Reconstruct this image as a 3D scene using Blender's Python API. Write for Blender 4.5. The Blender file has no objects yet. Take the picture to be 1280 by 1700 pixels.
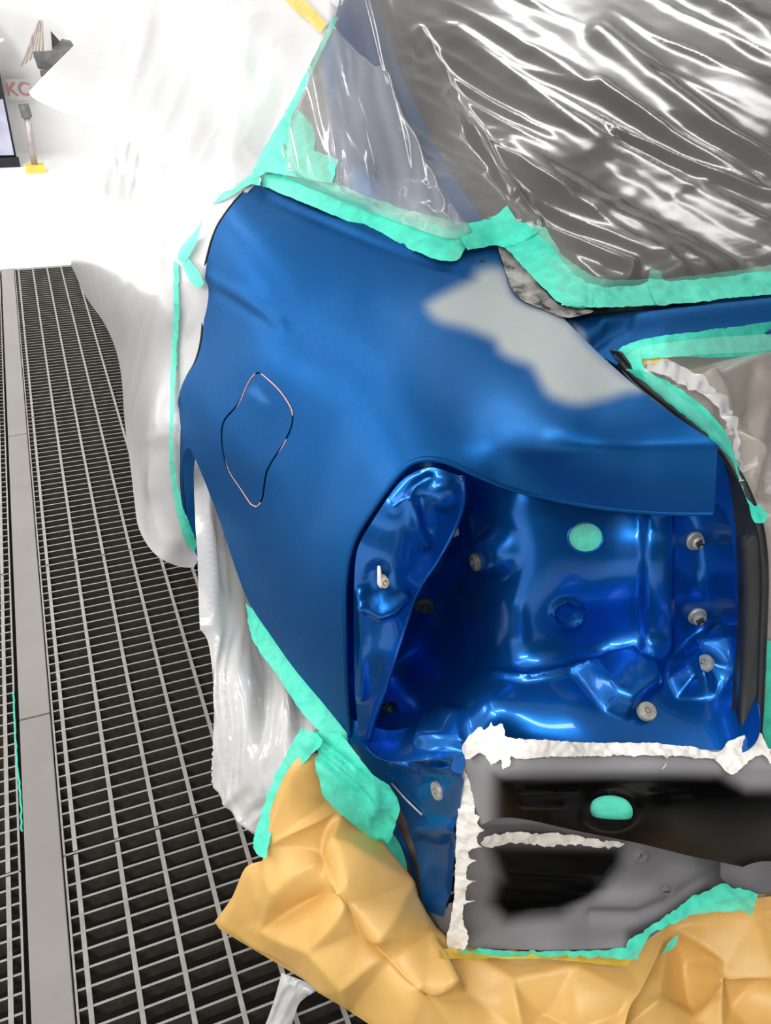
import bpy, math, random
import numpy as np
from mathutils import Vector, Matrix
from mathutils.geometry import delaunay_2d_cdt

# ------------------------------------------------------------------ camera
CX, CY = 640.0, 850.0
V_LONG = np.array([-17.0, -39.0])      # vanishing point of the grating bars that run along the car
V_LAT = np.array([4360.0, 134.0])      # vanishing point across the car
FPX = math.sqrt(-float(np.dot(V_LONG - [CX, CY], V_LAT - [CX, CY])))
H = 1.45                               # camera height above the grating


def _dir(v):
    a = np.array([v[0] - CX, -(v[1] - CY), -FPX])
    return a / np.linalg.norm(a)


_fy = _dir(V_LONG)
_fx = _dir(V_LAT)
_fx = _fx - _fy * np.dot(_fx, _fy)
_fx /= np.linalg.norm(_fx)
_fz = np.cross(_fx, _fy)
ROT = np.array([_fx, _fy, _fz])        # camera axes -> world axes (X into the car, Y forward, Z up)
CAM = np.array([0.0, 0.0, H])

scene = bpy.context.scene
COL = scene.collection
cam_data = bpy.data.cameras.new('camera')
cam = bpy.data.objects.new('camera', cam_data)
COL.objects.link(cam)
cam_data.sensor_fit = 'VERTICAL'
cam_data.sensor_height = 34.0
cam_data.lens = 34.0 * FPX / 1700.0
cam_data.clip_start = 0.02
cam_data.clip_end = 100
M4 = Matrix([list(ROT[0]) + [0], list(ROT[1]) + [0], list(ROT[2]) + [H], [0, 0, 0, 1]])
cam.matrix_world = M4
scene.camera = cam

# ------------------------------------------------------------------ world, lamps, exposure
world = bpy.data.worlds.new('booth_air')
scene.world = world
world.use_nodes = True
world.node_tree.nodes['Background'].inputs[0].default_value = (1.0, 0.985, 0.96, 1)
world.node_tree.nodes['Background'].inputs[1].default_value = 0.05


def area_lamp(name, loc, sx, sy, power, color=(1, 0.98, 0.95), rot=(0, 0, 0)):
    l = bpy.data.lights.new(name, 'AREA')
    l.shape = 'RECTANGLE'
    l.size = sx
    l.size_y = sy
    l.energy = power
    l.color = color
    o = bpy.data.objects.new(name, l)
    COL.objects.link(o)
    o.location = loc
    o.rotation_euler = rot
    return o


# two rows of booth ceiling lamps along the car, the far bay brighter
area_lamp('ceiling_and_fill_lamp', (-0.95, 0.4, 2.9), 0.35, 2.4, 9)
area_lamp('ceiling_and_fill_lamp', (-0.95, 3.4, 2.9), 0.35, 2.4, 13)
area_lamp('ceiling_and_fill_lamp', (-0.95, 6.6, 2.9), 0.35, 2.4, 62)
area_lamp('ceiling_and_fill_lamp', (2.9, 0.4, 2.9), 0.35, 2.4, 5)
area_lamp('ceiling_and_fill_lamp', (2.9, 3.4, 2.9), 0.35, 2.4, 22)
area_lamp('ceiling_and_fill_lamp', (2.9, 6.6, 2.9), 0.35, 2.4, 62)
# unseen lamps added above the tail to brighten its rear-facing surfaces
area_lamp('ceiling_and_fill_lamp', (-0.1, -0.75, 2.95), 1.4, 0.3, 22)
area_lamp('ceiling_and_fill_lamp', (-1.5, -0.7, 2.6), 1.4, 0.3, 30, rot=(math.radians(40), 0, math.radians(-62)))
# added fill from the left, no such lamps seen; brightens the white film
area_lamp('left_fill', (-1.85, 2.4, 1.7), 0.4, 2.2, 24, rot=(0, math.radians(-90), 0))
area_lamp('left_fill', (-1.85, 5.4, 1.7), 0.4, 2.2, 13, rot=(0, math.radians(-90), 0))

scene.view_settings.view_transform = 'Standard'
scene.view_settings.look = 'None'
scene.view_settings.gamma = 1
scene.view_settings.use_curve_mapping = False
scene.view_settings.exposure = 0.35

# ------------------------------------------------------------------ helpers
rng = np.random.default_rng(7)
WLOC = {}


def rays(p):
    p = np.asarray(p, float).reshape(-1, 2)
    c = np.stack([(p[:, 0] - CX) / FPX, -(p[:, 1] - CY) / FPX, -np.ones(len(p))], 1)
    return c @ ROT.T                   # unit depth along the camera axis


class Field:
    """Smooth surface through points of the place: each (px, py, axis, value) is the point where the sight line
    meets x, y or z = value; inverse depth is spline-interpolated between them."""

    def __init__(self, ctrl, lam=0.0, soft=False):
        self.soft = soft
        P, W = [], []
        for c in ctrl:
            px, py, ax, v = c[:4]
            r = rays([(px, py)])[0]
            i = 'xyz'.index(ax)
            d = (v - CAM[i]) / r[i]
            assert d > 0.05, c
            P.append((px / 100, py / 100))
            W.append(1.0 / d)
        self.P = np.array(P)
        W = np.array(W)
        n = len(P)
        K = self._k(self.P, self.P) + np.eye(n) * lam
        A = np.zeros((n + 3, n + 3))
        A[:n, :n] = K
        A[:n, n] = 1
        A[:n, n + 1:] = self.P
        A[n, :n] = 1
        A[n + 1:, :n] = self.P.T
        b = np.concatenate([W, np.zeros(3)])
        self.c = np.linalg.solve(A, b)

    def _k(self, a, b):
        d2 = ((a[:, None, :] - b[None, :, :]) ** 2).sum(-1)
        if self.soft:
            return d2 ** 1.5
        return 0.5 * d2 * np.log(d2 + 1e-9)

    def pos(self, p, off=0.0):
        p = np.asarray(p, float).reshape(-1, 2)
        q = p / 100
        n = len(self.P)
        w = self._k(q, self.P) @ self.c[:n] + self.c[n] + q @ self.c[n + 1:]
        d = 1.0 / np.clip(w, 0.08, 20)
        r = rays(p)
        pts = CAM + r * d[:, None]
        if off:
            pts = pts - off * r / np.linalg.norm(r, axis=1)[:, None]
        return pts

    def normal(self, px, py):
        e = 4
        a, b, c, d = self.pos([(px - e, py), (px + e, py), (px, py - e), (px, py + e)])
        n = np.cross(b - a, c - d)
        n /= np.linalg.norm(n)
        if np.dot(n, CAM - a) < 0:
            n = -n
        return n


def spline(pts, step, closed=True):
    """Catmull-Rom through pts; a third entry marks a sharp corner."""
    n = len(pts)
    out = []
    segs = n if closed else n - 1
    A = [np.array(p[:2], float) for p in pts]
    corner = [len(p) > 2 for p in pts]
    for i in range(segs):
        p1, p2 = A[i], A[(i + 1) % n]
        p0 = A[i - 1] if (closed or i > 0) else p1
        p3 = A[(i + 2) % n] if (closed or i + 2 < n) else p2
        if corner[i]:
            p0 = p1
        if corner[(i + 1) % n]:
            p3 = p2
        k = max(1, int(round(np.linalg.norm(p2 - p1) / step)))
        for j in range(k):
            t = j / k
            out.append(0.5 * ((2 * p1) + (-p0 + p2) * t + (2 * p0 - 5 * p1 + 4 * p2 - p3) * t * t
                              + (-p0 + 3 * p1 - 3 * p2 + p3) * t ** 3))
    if not closed:
        out.append(A[-1])
    return np.array(out)


def inside(poly, p):
    x, y = p[:, 0], p[:, 1]
    r = np.zeros(len(p), bool)
    j = len(poly) - 1
    for i in range(len(poly)):
        xi, yi = poly[i]
        xj, yj = poly[j]
        if yi != yj:
            c = ((yi > y) != (yj > y)) & (x < (xj - xi) * (y - yi) / (yj - yi) + xi)
            r ^= c
        j = i
    return r


def seg_dist(line, p, closed=False):
    line = np.asarray(line, float)[:, :2]
    best = np.full(len(p), 1e9)
    n = len(line)
    for i in range(n if closed else n - 1):
        a, b = line[i], line[(i + 1) % n]
        ab = b - a
        L = float(ab @ ab)
        t = np.clip(((p - a) @ ab) / L, 0, 1) if L > 0 else np.zeros(len(p))
        d = p - a - t[:, None] * ab
        best = np.minimum(best, np.hypot(d[:, 0], d[:, 1]))
    return best


def sstep(x):
    x = np.clip(x, 0, 1)
    return x * x * (3 - 2 * x)


def blob(poly, soft, p):
    """1 inside the polygon, 0 outside, soft edge of that many pixels."""
    poly = np.asarray([q[:2] for q in poly], float)
    d = seg_dist(poly, p, True)
    s = np.where(inside(poly, p), d, -d)
    return sstep(0.5 + s / (2 * soft))


def ridge(line, w, p):
    return np.exp(-(seg_dist(line, p) / w) ** 2)


def disc(cx, cy, rx, ry, soft, p):
    d = np.hypot((p[:, 0] - cx) / rx, (p[:, 1] - cy) / ry)
    return sstep(0.5 + (1 - d) * min(rx, ry) / (2 * soft))


def _hash(ix, iy, s):
    h = (ix.astype(np.int64) * 374761393 + iy.astype(np.int64) * 668265263 + s * 974711) & 0x7fffffff
    h = ((h ^ (h >> 13)) * 1274126177) & 0x7fffffff
    return ((h ^ (h >> 16)) & 0xffff) / 65535.0


def vnoise(x, y, s=0):
    ix, iy = np.floor(x), np.floor(y)
    fx, fy = sstep(x - ix), sstep(y - iy)
    a, b = _hash(ix, iy, s), _hash(ix + 1, iy, s)
    c, d = _hash(ix, iy + 1, s), _hash(ix + 1, iy + 1, s)
    return (a * (1 - fx) + b * fx) * (1 - fy) + (c * (1 - fx) + d * fx) * fy * 1.0


def folds(p, ang, long_, short, s, sharp=False):
    """Ridged noise stretched along a direction (degrees, image sense)."""
    a = math.radians(ang)
    u = p[:, 0] * math.cos(a) + p[:, 1] * math.sin(a)
    v = -p[:, 0] * math.sin(a) + p[:, 1] * math.cos(a)
    w = v + 10 * (vnoise(u / 90, v / 90, s + 5) - 0.5)
    n = vnoise(u / long_, w / short, s)
    r = 1 - np.abs(2 * n - 1)
    return r if sharp else sstep(r)


def mesh_object(name, verts, faces, mat, parent=None, smooth=True, attrs=None):
    verts = np.asarray(verts, float)
    loc = np.array([verts[:, 0].mean(), verts[:, 1].mean(), verts[:, 2].min()])
    me = bpy.data.meshes.new(name)
    me.from_pydata((verts - loc).tolist(), [], [list(map(int, f)) for f in faces])
    if attrs:
        for k, v in attrs.items():
            a = me.attributes.new(k, 'FLOAT', 'POINT')
            a.data.foreach_set('value', np.asarray(v, np.float32))
    me.polygons.foreach_set('use_smooth', [smooth] * len(me.polygons))
    me.update()
    o = bpy.data.objects.new(name, me)
    COL.objects.link(o)
    if mat:
        me.materials.append(mat)
    if parent is not None:
        o.parent = parent
        o.location = Vector(loc - WLOC[parent.name])
    else:
        o.location = Vector(loc)
    WLOC[o.name] = loc
    return o


def empty(name, loc):
    o = bpy.data.objects.new(name, None)
    COL.objects.link(o)
    o.location = loc
    o.empty_display_size = 0.1
    WLOC[o.name] = np.array(loc, float)
    return o


def tag(o, label, cat, group=None):
    o['label'] = label
    o['category'] = cat
    if group:
        o['group'] = group
    return o


def structure(o):
    o['kind'] = 'structure'
    return o


def thicken(o, t):
    m = o.modifiers.new('thickness', 'SOLIDIFY')
    m.thickness = t
    m.offset = -1
    e = o.modifiers.new('edges', 'EDGE_SPLIT')
    e.split_angle = math.radians(55)
    return o


def patch(name, outline, field, mat, parent=None, step=6, off=0.0, disp=None, holes=(), thick=0.0, attrs=None,
          fade=0, smooth=True, extra=None, jitter=0.0, lin=False):
    """A sheet-metal, film, tape or paper surface: the outline cut out of a smooth surface of the place."""
    B = np.array([q[:2] for q in outline], float) if lin else spline(outline, step)
    if jitter:
        B = B + rng.normal(0, jitter, B.shape)
    HB = [spline(h, step) for h in holes]
    x0, y0 = B.min(0)
    x1, y1 = B.max(0)
    gx, gy = np.meshgrid(np.arange(x0, x1, step), np.arange(y0, y1, step * 0.87))
    gx[1::2] += step / 2
    ii, jj = np.meshgrid(np.arange(gx.shape[1]), np.arange(gx.shape[0]))
    coarse = ((gx < 1320) | ((ii % 3 == 0) & (jj % 3 == 0))).ravel()     # wider mesh far from the repair
    G = np.stack([gx.ravel(), gy.ravel()], 1) + rng.uniform(-0.08, 0.08, (gx.size, 2)) * step
    G = G[coarse]
    if extra is not None:
        G = np.array(extra, float)[:, :2]
    keep = inside(B, G) & (seg_dist(B, G, True) > (0.45 * step if extra is None else 1))
    for h in HB:
        keep &= ~inside(h, G) & (seg_dist(h, G, True) > 0.45 * step)
    G = G[keep]
    loops = [B] + HB
    P = np.concatenate(loops + [G])
    edges = []
    s = 0
    for l in loops:
        n = len(l)
        edges += [(s + i, s + (i + 1) % n) for i in range(n)]
        s += n
    r = delaunay_2d_cdt([Vector(q) for q in P], edges, [], 0, 1e-4)
    V = np.array([tuple(v) for v in r[0]])
    F = np.array([f for f in r[2]], int)
    cen = V[F].mean(1)
    ok = inside(B, cen)
    for h in HB:
        ok &= ~inside(h, cen)
    F = F[ok]
    W = field.pos(V, off)
    tn = np.cross(W[F[:, 1]] - W[F[:, 0]], W[F[:, 2]] - W[F[:, 0]])
    flip = (tn * (CAM - W[F[:, 0]])).sum(1) < 0
    F[flip] = F[flip][:, ::-1]
    if disp is not None:
        tn[flip] *= -1
        N = np.zeros_like(W)
        for k in range(3):
            np.add.at(N, F[:, k], tn)
        N /= np.linalg.norm(N, axis=1)[:, None] + 1e-12
        d = disp(V)
        if fade:
            d = d * sstep(seg_dist(B, V, True) / fade)
        W = W + N * d[:, None]
    used = np.unique(F)
    mp = -np.ones(len(V), int)
    mp[used] = np.arange(len(used))
    at = {k: f(V[used]) for k, f in attrs.items()} if attrs else None
    o = mesh_object(name, W[used], mp[F], mat, parent, smooth, at)
    if thick:
        thicken(o, thick)
    return o


def boxes(name, lst, mat, parent=None):
    V, F = [], []
    for (x0, x1, y0, y1, z0, z1) in lst:
        b = len(V)
        V += [(x0, y0, z0), (x1, y0, z0), (x1, y1, z0), (x0, y1, z0), (x0, y0, z1), (x1, y0, z1), (x1, y1, z1), (x0, y1, z1)]
        F += [(b, b + 3, b + 2, b + 1), (b + 4, b + 5, b + 6, b + 7), (b, b + 1, b + 5, b + 4), (b + 1, b + 2, b + 6, b + 5),
              (b + 2, b + 3, b + 7, b + 6), (b + 3, b, b + 4, b + 7)]
    return mesh_object(name, V, F, mat, parent, smooth=False)


def tube(name, pts, r, mat, parent=None, sides=8, closed=False, flat=1.0):
    pts = np.asarray(pts, float)
    n = len(pts)
    if closed:
        T = np.roll(pts, -1, 0) - np.roll(pts, 1, 0)
    else:
        T = np.gradient(pts, axis=0)
    T /= np.linalg.norm(T, axis=1)[:, None] + 1e-12
    V, F = [], []
    ref = np.array([0.31, 0.2, 0.93])
    rr = np.full(n, r) if np.isscalar(r) else np.asarray(r)
    for i in range(n):
        a = np.cross(T[i], ref)
        a /= np.linalg.norm(a)
        b = np.cross(T[i], a)
        for k in range(sides):
            q = 2 * math.pi * k / sides
            V.append(pts[i] + rr[i] * (math.cos(q) * a + math.sin(q) * b * flat))
    m = n if closed else n - 1
    for i in range(m):
        for k in range(sides):
            k2 = (k + 1) % sides
            i2 = (i + 1) % n
            F.append((i * sides + k, i * sides + k2, i2 * sides + k2, i2 * sides + k))
    if not closed:
        F.append(tuple(range(sides))[::-1])
        F.append(tuple((n - 1) * sides + k for k in range(sides)))
    return mesh_object(name, V, F, mat, parent)


def lathe(name, center, normal, prof, mat, parent=None, sides=28, squash=1.0):
    n = np.asarray(normal, float)
    a = np.cross(n, [0, 0, 1.0])
    a /= np.linalg.norm(a)
    b = np.cross(n, a)
    V, F = [], []
    for (r, z) in prof:
        for k in range(sides):
            q = 2 * math.pi * k / sides
            V.append(np.asarray(center) + r * (math.cos(q) * a * squash + math.sin(q) * b) + z * n)
    for i in range(len(prof) - 1):
        for k in range(sides):
            k2 = (k + 1) % sides
            F.append((i * sides + k, (i + 1) * sides + k, (i + 1) * sides + k2, i * sides + k2))
    F.append(tuple((len(prof) - 1) * sides + k for k in range(sides))[::-1])
    o = mesh_object(name, V, F, mat, parent)
    e = o.modifiers.new('edges', 'EDGE_SPLIT')
    e.split_angle = math.radians(40)
    return o


# ------------------------------------------------------------------ materials
def new_mat(name):
    m = bpy.data.materials.new(name)
    m.use_nodes = True
    nt = m.node_tree
    b = nt.nodes['Principled BSDF']
    return m, nt, b


def noise_node(nt, scale, detail=3, rough=0.55, stretch=None, coord='Object'):
    tc = nt.nodes.new('ShaderNodeTexCoord')
    mp = nt.nodes.new('ShaderNodeMapping')
    if stretch:
        mp.inputs['Scale'].default_value = stretch
    n = nt.nodes.new('ShaderNodeTexNoise')
    n.inputs['Scale'].default_value = scale
    n.inputs['Detail'].default_value = detail
    n.inputs['Roughness'].default_value = rough
    nt.links.new(tc.outputs[coord], mp.inputs[0])
    nt.links.new(mp.outputs[0], n.inputs['Vector'])
    return n


def ramp(nt, src, stops):
    r = nt.nodes.new('ShaderNodeValToRGB')
    e = r.color_ramp.elements
    e[0].position, e[0].color = stops[0][0], (*stops[0][1], 1)
    e[1].position, e[1].color = stops[-1][0], (*stops[-1][1], 1)
    for p, c in stops[1:-1]:
        x = e.new(p)
        x.color = (*c, 1)
    nt.links.new(src, r.inputs[0])
    return r


def bump(nt, src, bsdf, strength, dist=0.002):
    b = nt.nodes.new('ShaderNodeBump')
    b.inputs['Strength'].default_value = strength
    b.inputs['Distance'].default_value = dist
    nt.links.new(src, b.inputs['Height'])
    nt.links.new(b.outputs[0], bsdf.inputs['Normal'])
    return b


def plain(name, color, rough=0.5, metal=0.0, vary=0.12, scale=30, bmp=0.0, coat=0.0, stretch=None):
    m, nt, b = new_mat(name)
    n = noise_node(nt, scale, stretch=stretch)
    lo = tuple(c * (1 - vary) for c in color)
    hi = tuple(min(1, c * (1 + vary)) for c in color)
    r = ramp(nt, n.outputs['Fac'], [(0.3, lo), (0.7, hi)])
    nt.links.new(r.outputs[0], b.inputs['Base Color'])
    b.inputs['Roughness'].default_value = rough
    b.inputs['Metallic'].default_value = metal
    b.inputs['Coat Weight'].default_value = coat
    b.inputs['Coat Roughness'].default_value = 0.08
    if bmp:
        bump(nt, n.outputs['Fac'], b, bmp)
    return m


def attr_mix(nt, name, a_sock, color):
    at = nt.nodes.new('ShaderNodeAttribute')
    at.attribute_name = name
    mx = nt.nodes.new('ShaderNodeMix')
    mx.data_type = 'RGBA'
    nt.links.new(at.outputs['Fac'], mx.inputs['Factor'])
    nt.links.new(a_sock, mx.inputs[6])
    mx.inputs[7].default_value = (*color, 1)
    return mx.outputs[2], at.outputs['Fac']


BLUE = (0.005, 0.082, 0.275)


def make_panel_paint():
    m, nt, b = new_mat('scuffed_blue_paint')
    n = noise_node(nt, 4.0, 4)
    r = ramp(nt, n.outputs['Fac'], [(0.3, tuple(c * 0.9 for c in BLUE)), (0.7, tuple(c * 1.1 for c in BLUE))])
    s, f1 = attr_mix(nt, 'sanded_and_lit', r.outputs[0], (0.045, 0.19, 0.50))  # paler blue: sanded spots plus light painted into the colour
    s, f2 = attr_mix(nt, 'primer', s, (0.33, 0.36, 0.36))
    nt.links.new(s, b.inputs['Base Color'])
    inv = nt.nodes.new('ShaderNodeMath')
    inv.operation = 'MULTIPLY_ADD'
    inv.inputs[1].default_value = -0.85
    inv.inputs[2].default_value = 0.85
    nt.links.new(f2, inv.inputs[0])
    nt.links.new(inv.outputs[0], b.inputs['Metallic'])
    sc = noise_node(nt, 60, 3, stretch=(1, 1, 6))
    rr = ramp(nt, sc.outputs['Fac'], [(0.3, (0.46,) * 3), (0.75, (0.56,) * 3)])
    nt.links.new(rr.outputs[0], b.inputs['Roughness'])
    b.inputs['Specular Tint'].default_value = (0.55, 0.78, 1.0, 1)
    return m


def make_pocket_paint():
    m, nt, b = new_mat('glossy_blue_paint')
    n = noise_node(nt, 9.0, 4)
    r = ramp(nt, n.outputs['Fac'], [(0.3, (0.003, 0.095, 0.38)), (0.7, (0.005, 0.13, 0.49))])
    dust = noise_node(nt, 160, 4, 0.7)
    dr = ramp(nt, dust.outputs['Fac'], [(0.66, (0,) * 3), (0.80, (0.25,) * 3)])
    mx = nt.nodes.new('ShaderNodeMix')
    mx.data_type = 'RGBA'
    nt.links.new(dr.outputs[0], mx.inputs['Factor'])
    nt.links.new(r.outputs[0], mx.inputs[6])
    mx.inputs[7].default_value = (0.3, 0.36, 0.42, 1)
    nt.links.new(mx.outputs[2], b.inputs['Base Color'])
    b.inputs['Metallic'].default_value = 0.75
    b.inputs['Roughness'].default_value = 0.3
    b.inputs['Coat Weight'].default_value = 0.45
    b.inputs['Specular Tint'].default_value = (0.3, 0.6, 1.0, 1)
    b.inputs['Coat Roughness'].default_value = 0.06
    bump(nt, noise_node(nt, 25, 2).outputs['Fac'], b, 0.06, 0.004)
    return m


def make_black_panel():
    m, nt, b = new_mat('black_panel_with_grey_primer')
    n = noise_node(nt, 60, 4)
    r = ramp(nt, n.outputs['Fac'], [(0.3, (0.0008,) * 3), (0.7, (0.0016,) * 3)])
    s, f = attr_mix(nt, 'primer', r.outputs[0], (0.27, 0.265, 0.275))
    nt.links.new(s, b.inputs['Base Color'])
    rr = nt.nodes.new('ShaderNodeMath')
    rr.operation = 'MULTIPLY_ADD'
    rr.inputs[1].default_value = 0.3
    rr.inputs[2].default_value = 0.32
    nt.links.new(f, rr.inputs[0])
    nt.links.new(rr.outputs[0], b.inputs['Roughness'])
    b.inputs['Specular IOR Level'].default_value = 0.06
    return m


def make_film(name, color, transp, gloss, rough, haze_trans=0.5, bscale=40, bstr=0.3, stretch=(1, 1, 1)):
    m, nt, b = new_mat(name)
    nt.nodes.remove(b)
    out = nt.nodes['Material Output']
    nz = noise_node(nt, bscale, 5, 0.6, stretch)
    bp = nt.nodes.new('ShaderNodeBump')
    bp.inputs['Strength'].default_value = bstr
    bp.inputs['Distance'].default_value = 0.004
    nt.links.new(nz.outputs['Fac'], bp.inputs['Height'])
    d = nt.nodes.new('ShaderNodeBsdfDiffuse')
    d.inputs[0].default_value = (*color, 1)
    t = nt.nodes.new('ShaderNodeBsdfTranslucent')
    t.inputs[0].default_value = (*color, 1)
    m1 = nt.nodes.new('ShaderNodeMixShader')
    m1.inputs[0].default_value = haze_trans
    nt.links.new(d.outputs[0], m1.inputs[1])
    nt.links.new(t.outputs[0], m1.inputs[2])
    tr = nt.nodes.new('ShaderNodeBsdfTransparent')
    tr.inputs[0].default_value = (0.97, 0.97, 0.97, 1)
    m2 = nt.nodes.new('ShaderNodeMixShader')
    m2.inputs[0].default_value = transp
    nt.links.new(m1.outputs[0], m2.inputs[1])
    nt.links.new(tr.outputs[0], m2.inputs[2])
    g = nt.nodes.new('ShaderNodeBsdfGlossy')
    g.inputs['Roughness'].default_value = rough
    g.inputs[0].default_value = (1, 1, 1, 1)
    fr = nt.nodes.new('ShaderNodeLayerWeight')
    fr.inputs['Blend'].default_value = gloss
    m3 = nt.nodes.new('ShaderNodeMixShader')
    nt.links.new(fr.outputs['Fresnel'], m3.inputs[0])
    nt.links.new(m2.outputs[0], m3.inputs[1])
    nt.links.new(g.outputs[0], m3.inputs[2])
    for x in (d, g, fr):
        nt.links.new(bp.outputs[0], x.inputs['Normal'])
    nt.links.new(m3.outputs[0], out.inputs[0])
    return m


def make_tape(name, color, transp=0.12):
    m, nt, b = new_mat(name)
    n = noise_node(nt, 45, 4, 0.6)
    r = ramp(nt, n.outputs['Fac'], [(0.3, tuple(c * 0.8 for c in color)), (0.7, tuple(min(1, c * 1.15) for c in color))])
    nt.links.new(r.outputs[0], b.inputs['Base Color'])
    b.inputs['Roughness'].default_value = 0.45
    b.inputs['Alpha'].default_value = 1 - transp
    b.inputs['Specular IOR Level'].default_value = 0.5
    bump(nt, noise_node(nt, 220, 4, 0.6).outputs['Fac'], b, 0.35, 0.0015)
    return m


def make_paper():
    m, nt, b = new_mat('kraft_masking_paper')
    n = noise_node(nt, 14, 5)
    r = ramp(nt, n.outputs['Fac'], [(0.3, (0.66, 0.39, 0.11)), (0.7, (0.75, 0.46, 0.145))])
    nt.links.new(r.outputs[0], b.inputs['Base Color'])
    b.inputs['Roughness'].default_value = 0.42
    bump(nt, noise_node(nt, 120, 4).outputs['Fac'], b, 0.12, 0.001)
    return m


def make_sealer():
    m, nt, b = new_mat('brushed_seam_sealer')
    n = noise_node(nt, 90, 4, 0.6, stretch=(1, 1, 1))
    r = ramp(nt, n.outputs['Fac'], [(0.3, (0.74, 0.70, 0.65)), (0.7, (0.88, 0.85, 0.80))])
    nt.links.new(r.outputs[0], b.inputs['Base Color'])
    b.inputs['Roughness'].default_value = 0.45
    bump(nt, n.outputs['Fac'], b, 0.5, 0.003)
    return m


def make_residue():
    m, nt, b = new_mat('old_sealant_residue')
    n = noise_node(nt, 34, 5, 0.6)
    r = ramp(nt, n.outputs['Fac'], [(0.36, (0.012, 0.012, 0.013)), (0.43, (0.20, 0.19, 0.18)), (0.60, (0.38, 0.37, 0.355))])
    nt.links.new(r.outputs[0], b.inputs['Base Color'])
    b.inputs['Roughness'].default_value = 0.6
    bump(nt, n.outputs['Fac'], b, 0.5, 0.004)
    return m


MAT = dict(
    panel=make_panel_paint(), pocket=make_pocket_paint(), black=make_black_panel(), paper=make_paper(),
    sealer=make_sealer(), residue=make_residue(),
    tape=make_tape('green_masking_tape', (0.06, 0.72, 0.52)),
    yellow=make_tape('yellow_masking_tape', (0.80, 0.52, 0.06)),
    film_white=make_film('milky_masking_film', (0.88, 0.88, 0.885), 0.10, 0.25, 0.2, 0.4, 14, 0.45, (1, 0.35, 0.2)),
    film_clear=make_film('thin_clear_masking_film', (0.82, 0.80, 0.77), 0.86, 0.30, 0.17, 0.2, 14, 0.25, (0.3, 1, 1)),
    film_layer=make_film('hazy_film_layer', (0.93, 0.93, 0.93), 0.76, 0.20, 0.16, 0.3, 10, 0.25, (1, 0.3, 0.3)),
    film_wheel=make_film('grey_masking_film', (0.88, 0.88, 0.87), 0.20, 0.35, 0.2, 0.3, 12, 0.3, (1, 1, 0.25)),
    film_brown=make_film('taupe_masking_film', (0.36, 0.32, 0.28), 0.05, 0.35, 0.28, 0.2, 18, 0.5),
    steel=plain('galvanised_grating_steel', (0.29, 0.276, 0.26), 0.5, 0.25, 0.15, 40, 0.1),
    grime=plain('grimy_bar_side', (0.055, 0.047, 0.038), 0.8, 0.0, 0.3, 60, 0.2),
    strip=plain('grey_painted_steel_strip', (0.25, 0.233, 0.22), 0.55, 0.0, 0.07, 6, 0.03),
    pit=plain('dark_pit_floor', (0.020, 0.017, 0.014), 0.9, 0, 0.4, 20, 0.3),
    dark_walls=plain('darkened_unseen_walls', (0.07, 0.07, 0.075), 0.6, 0, 0.1, 3),  # unseen walls, darkened so the car's tail reflects less light
    white=plain('white_booth_coating', (0.90, 0.90, 0.90), 0.5, 0, 0.02, 5),
    rubber=plain('black_rubber', (0.010, 0.011, 0.012), 0.42, 0, 0.3, 40, 0.05),
    dark=plain('unlit_dark_metal', (0.010, 0.012, 0.018), 0.6, 0, 0.3, 20),
    washer=plain('grey_zinc_washer', (0.36, 0.36, 0.32), 0.45, 0.3, 0.25, 120, 0.2),
    cream=plain('cream_plastic_clip', (0.55, 0.50, 0.36), 0.45, 0, 0.1, 60),
    dirty=plain('dusty_dark_clip', (0.07, 0.07, 0.065), 0.6, 0, 0.4, 150, 0.3),
    brown=plain('bare_brown_undercoat', (0.10, 0.065, 0.05), 0.35, 0.2, 0.3, 30),
    pink=plain('pink_edge_line', (0.80, 0.38, 0.36), 0.5, 0, 0.05, 40),
    glass=plain('dark_rear_glass', (0.05, 0.047, 0.043), 0.12, 0, 0.1, 5),
    greybox=plain('grey_foil_box', (0.16, 0.16, 0.16), 0.5, 0.3, 0.6, 6),
    pale=plain('pale_brushed_steel', (0.45, 0.40, 0.40), 0.4, 0.3, 0.2, 8),
    blush=plain('pale_beige_corrugated', (0.50, 0.42, 0.38), 0.6, 0, 0.1, 10),
    red=plain('faded_red_print', (0.75, 0.30, 0.27), 0.6, 0, 0.1, 10),
    amber=plain('yellow_post_foot', (0.80, 0.60, 0.10), 0.5, 0, 0.1, 10),
    lilac=plain('pale_lilac_plastic', (0.45, 0.46, 0.60), 0.5, 0, 0.2, 3),
)

# ------------------------------------------------------------------ the booth
YEND = 5.264
GX0, GX1 = -0.175, 0.835               # right-hand grating
LX0, LX1 = -0.86, -0.252               # left-hand grating
structure(boxes('floor', [(-3.6, 5, YEND + 0.004, 11, -0.2, 0), (-3.6, LX0 - 0.01, -4, YEND, -0.2, 0),
                          (GX1 + 0.01, 5, -4, YEND, -0.2, 0), (LX0 - 0.01, GX1 + 0.01, -4, 0.085, -0.2, 0),
                          ], MAT['white']))
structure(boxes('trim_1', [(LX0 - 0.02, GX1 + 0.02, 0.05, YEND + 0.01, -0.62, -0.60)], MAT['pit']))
structure(boxes('wall_far', [(-3.6, 5, 9.3, 9.4, 0, 3.2)], MAT['white']))
structure(boxes('wall_left', [(-2.0, -1.9, -4, 9.4, 0, 3.2)], MAT['white']))
structure(boxes('wall_right', [(5, 5.1, -4, 9.4, 0, 3.2)], MAT['dark_walls']))
structure(boxes('wall_rear', [(-3.6, 5, -4.1, -4, 0, 3.2)], MAT['dark_walls']))
structure(boxes('ceiling', [(-3.7, 5.1, -4.1, 9.4, 3.2, 3.3)], MAT['white']))


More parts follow.
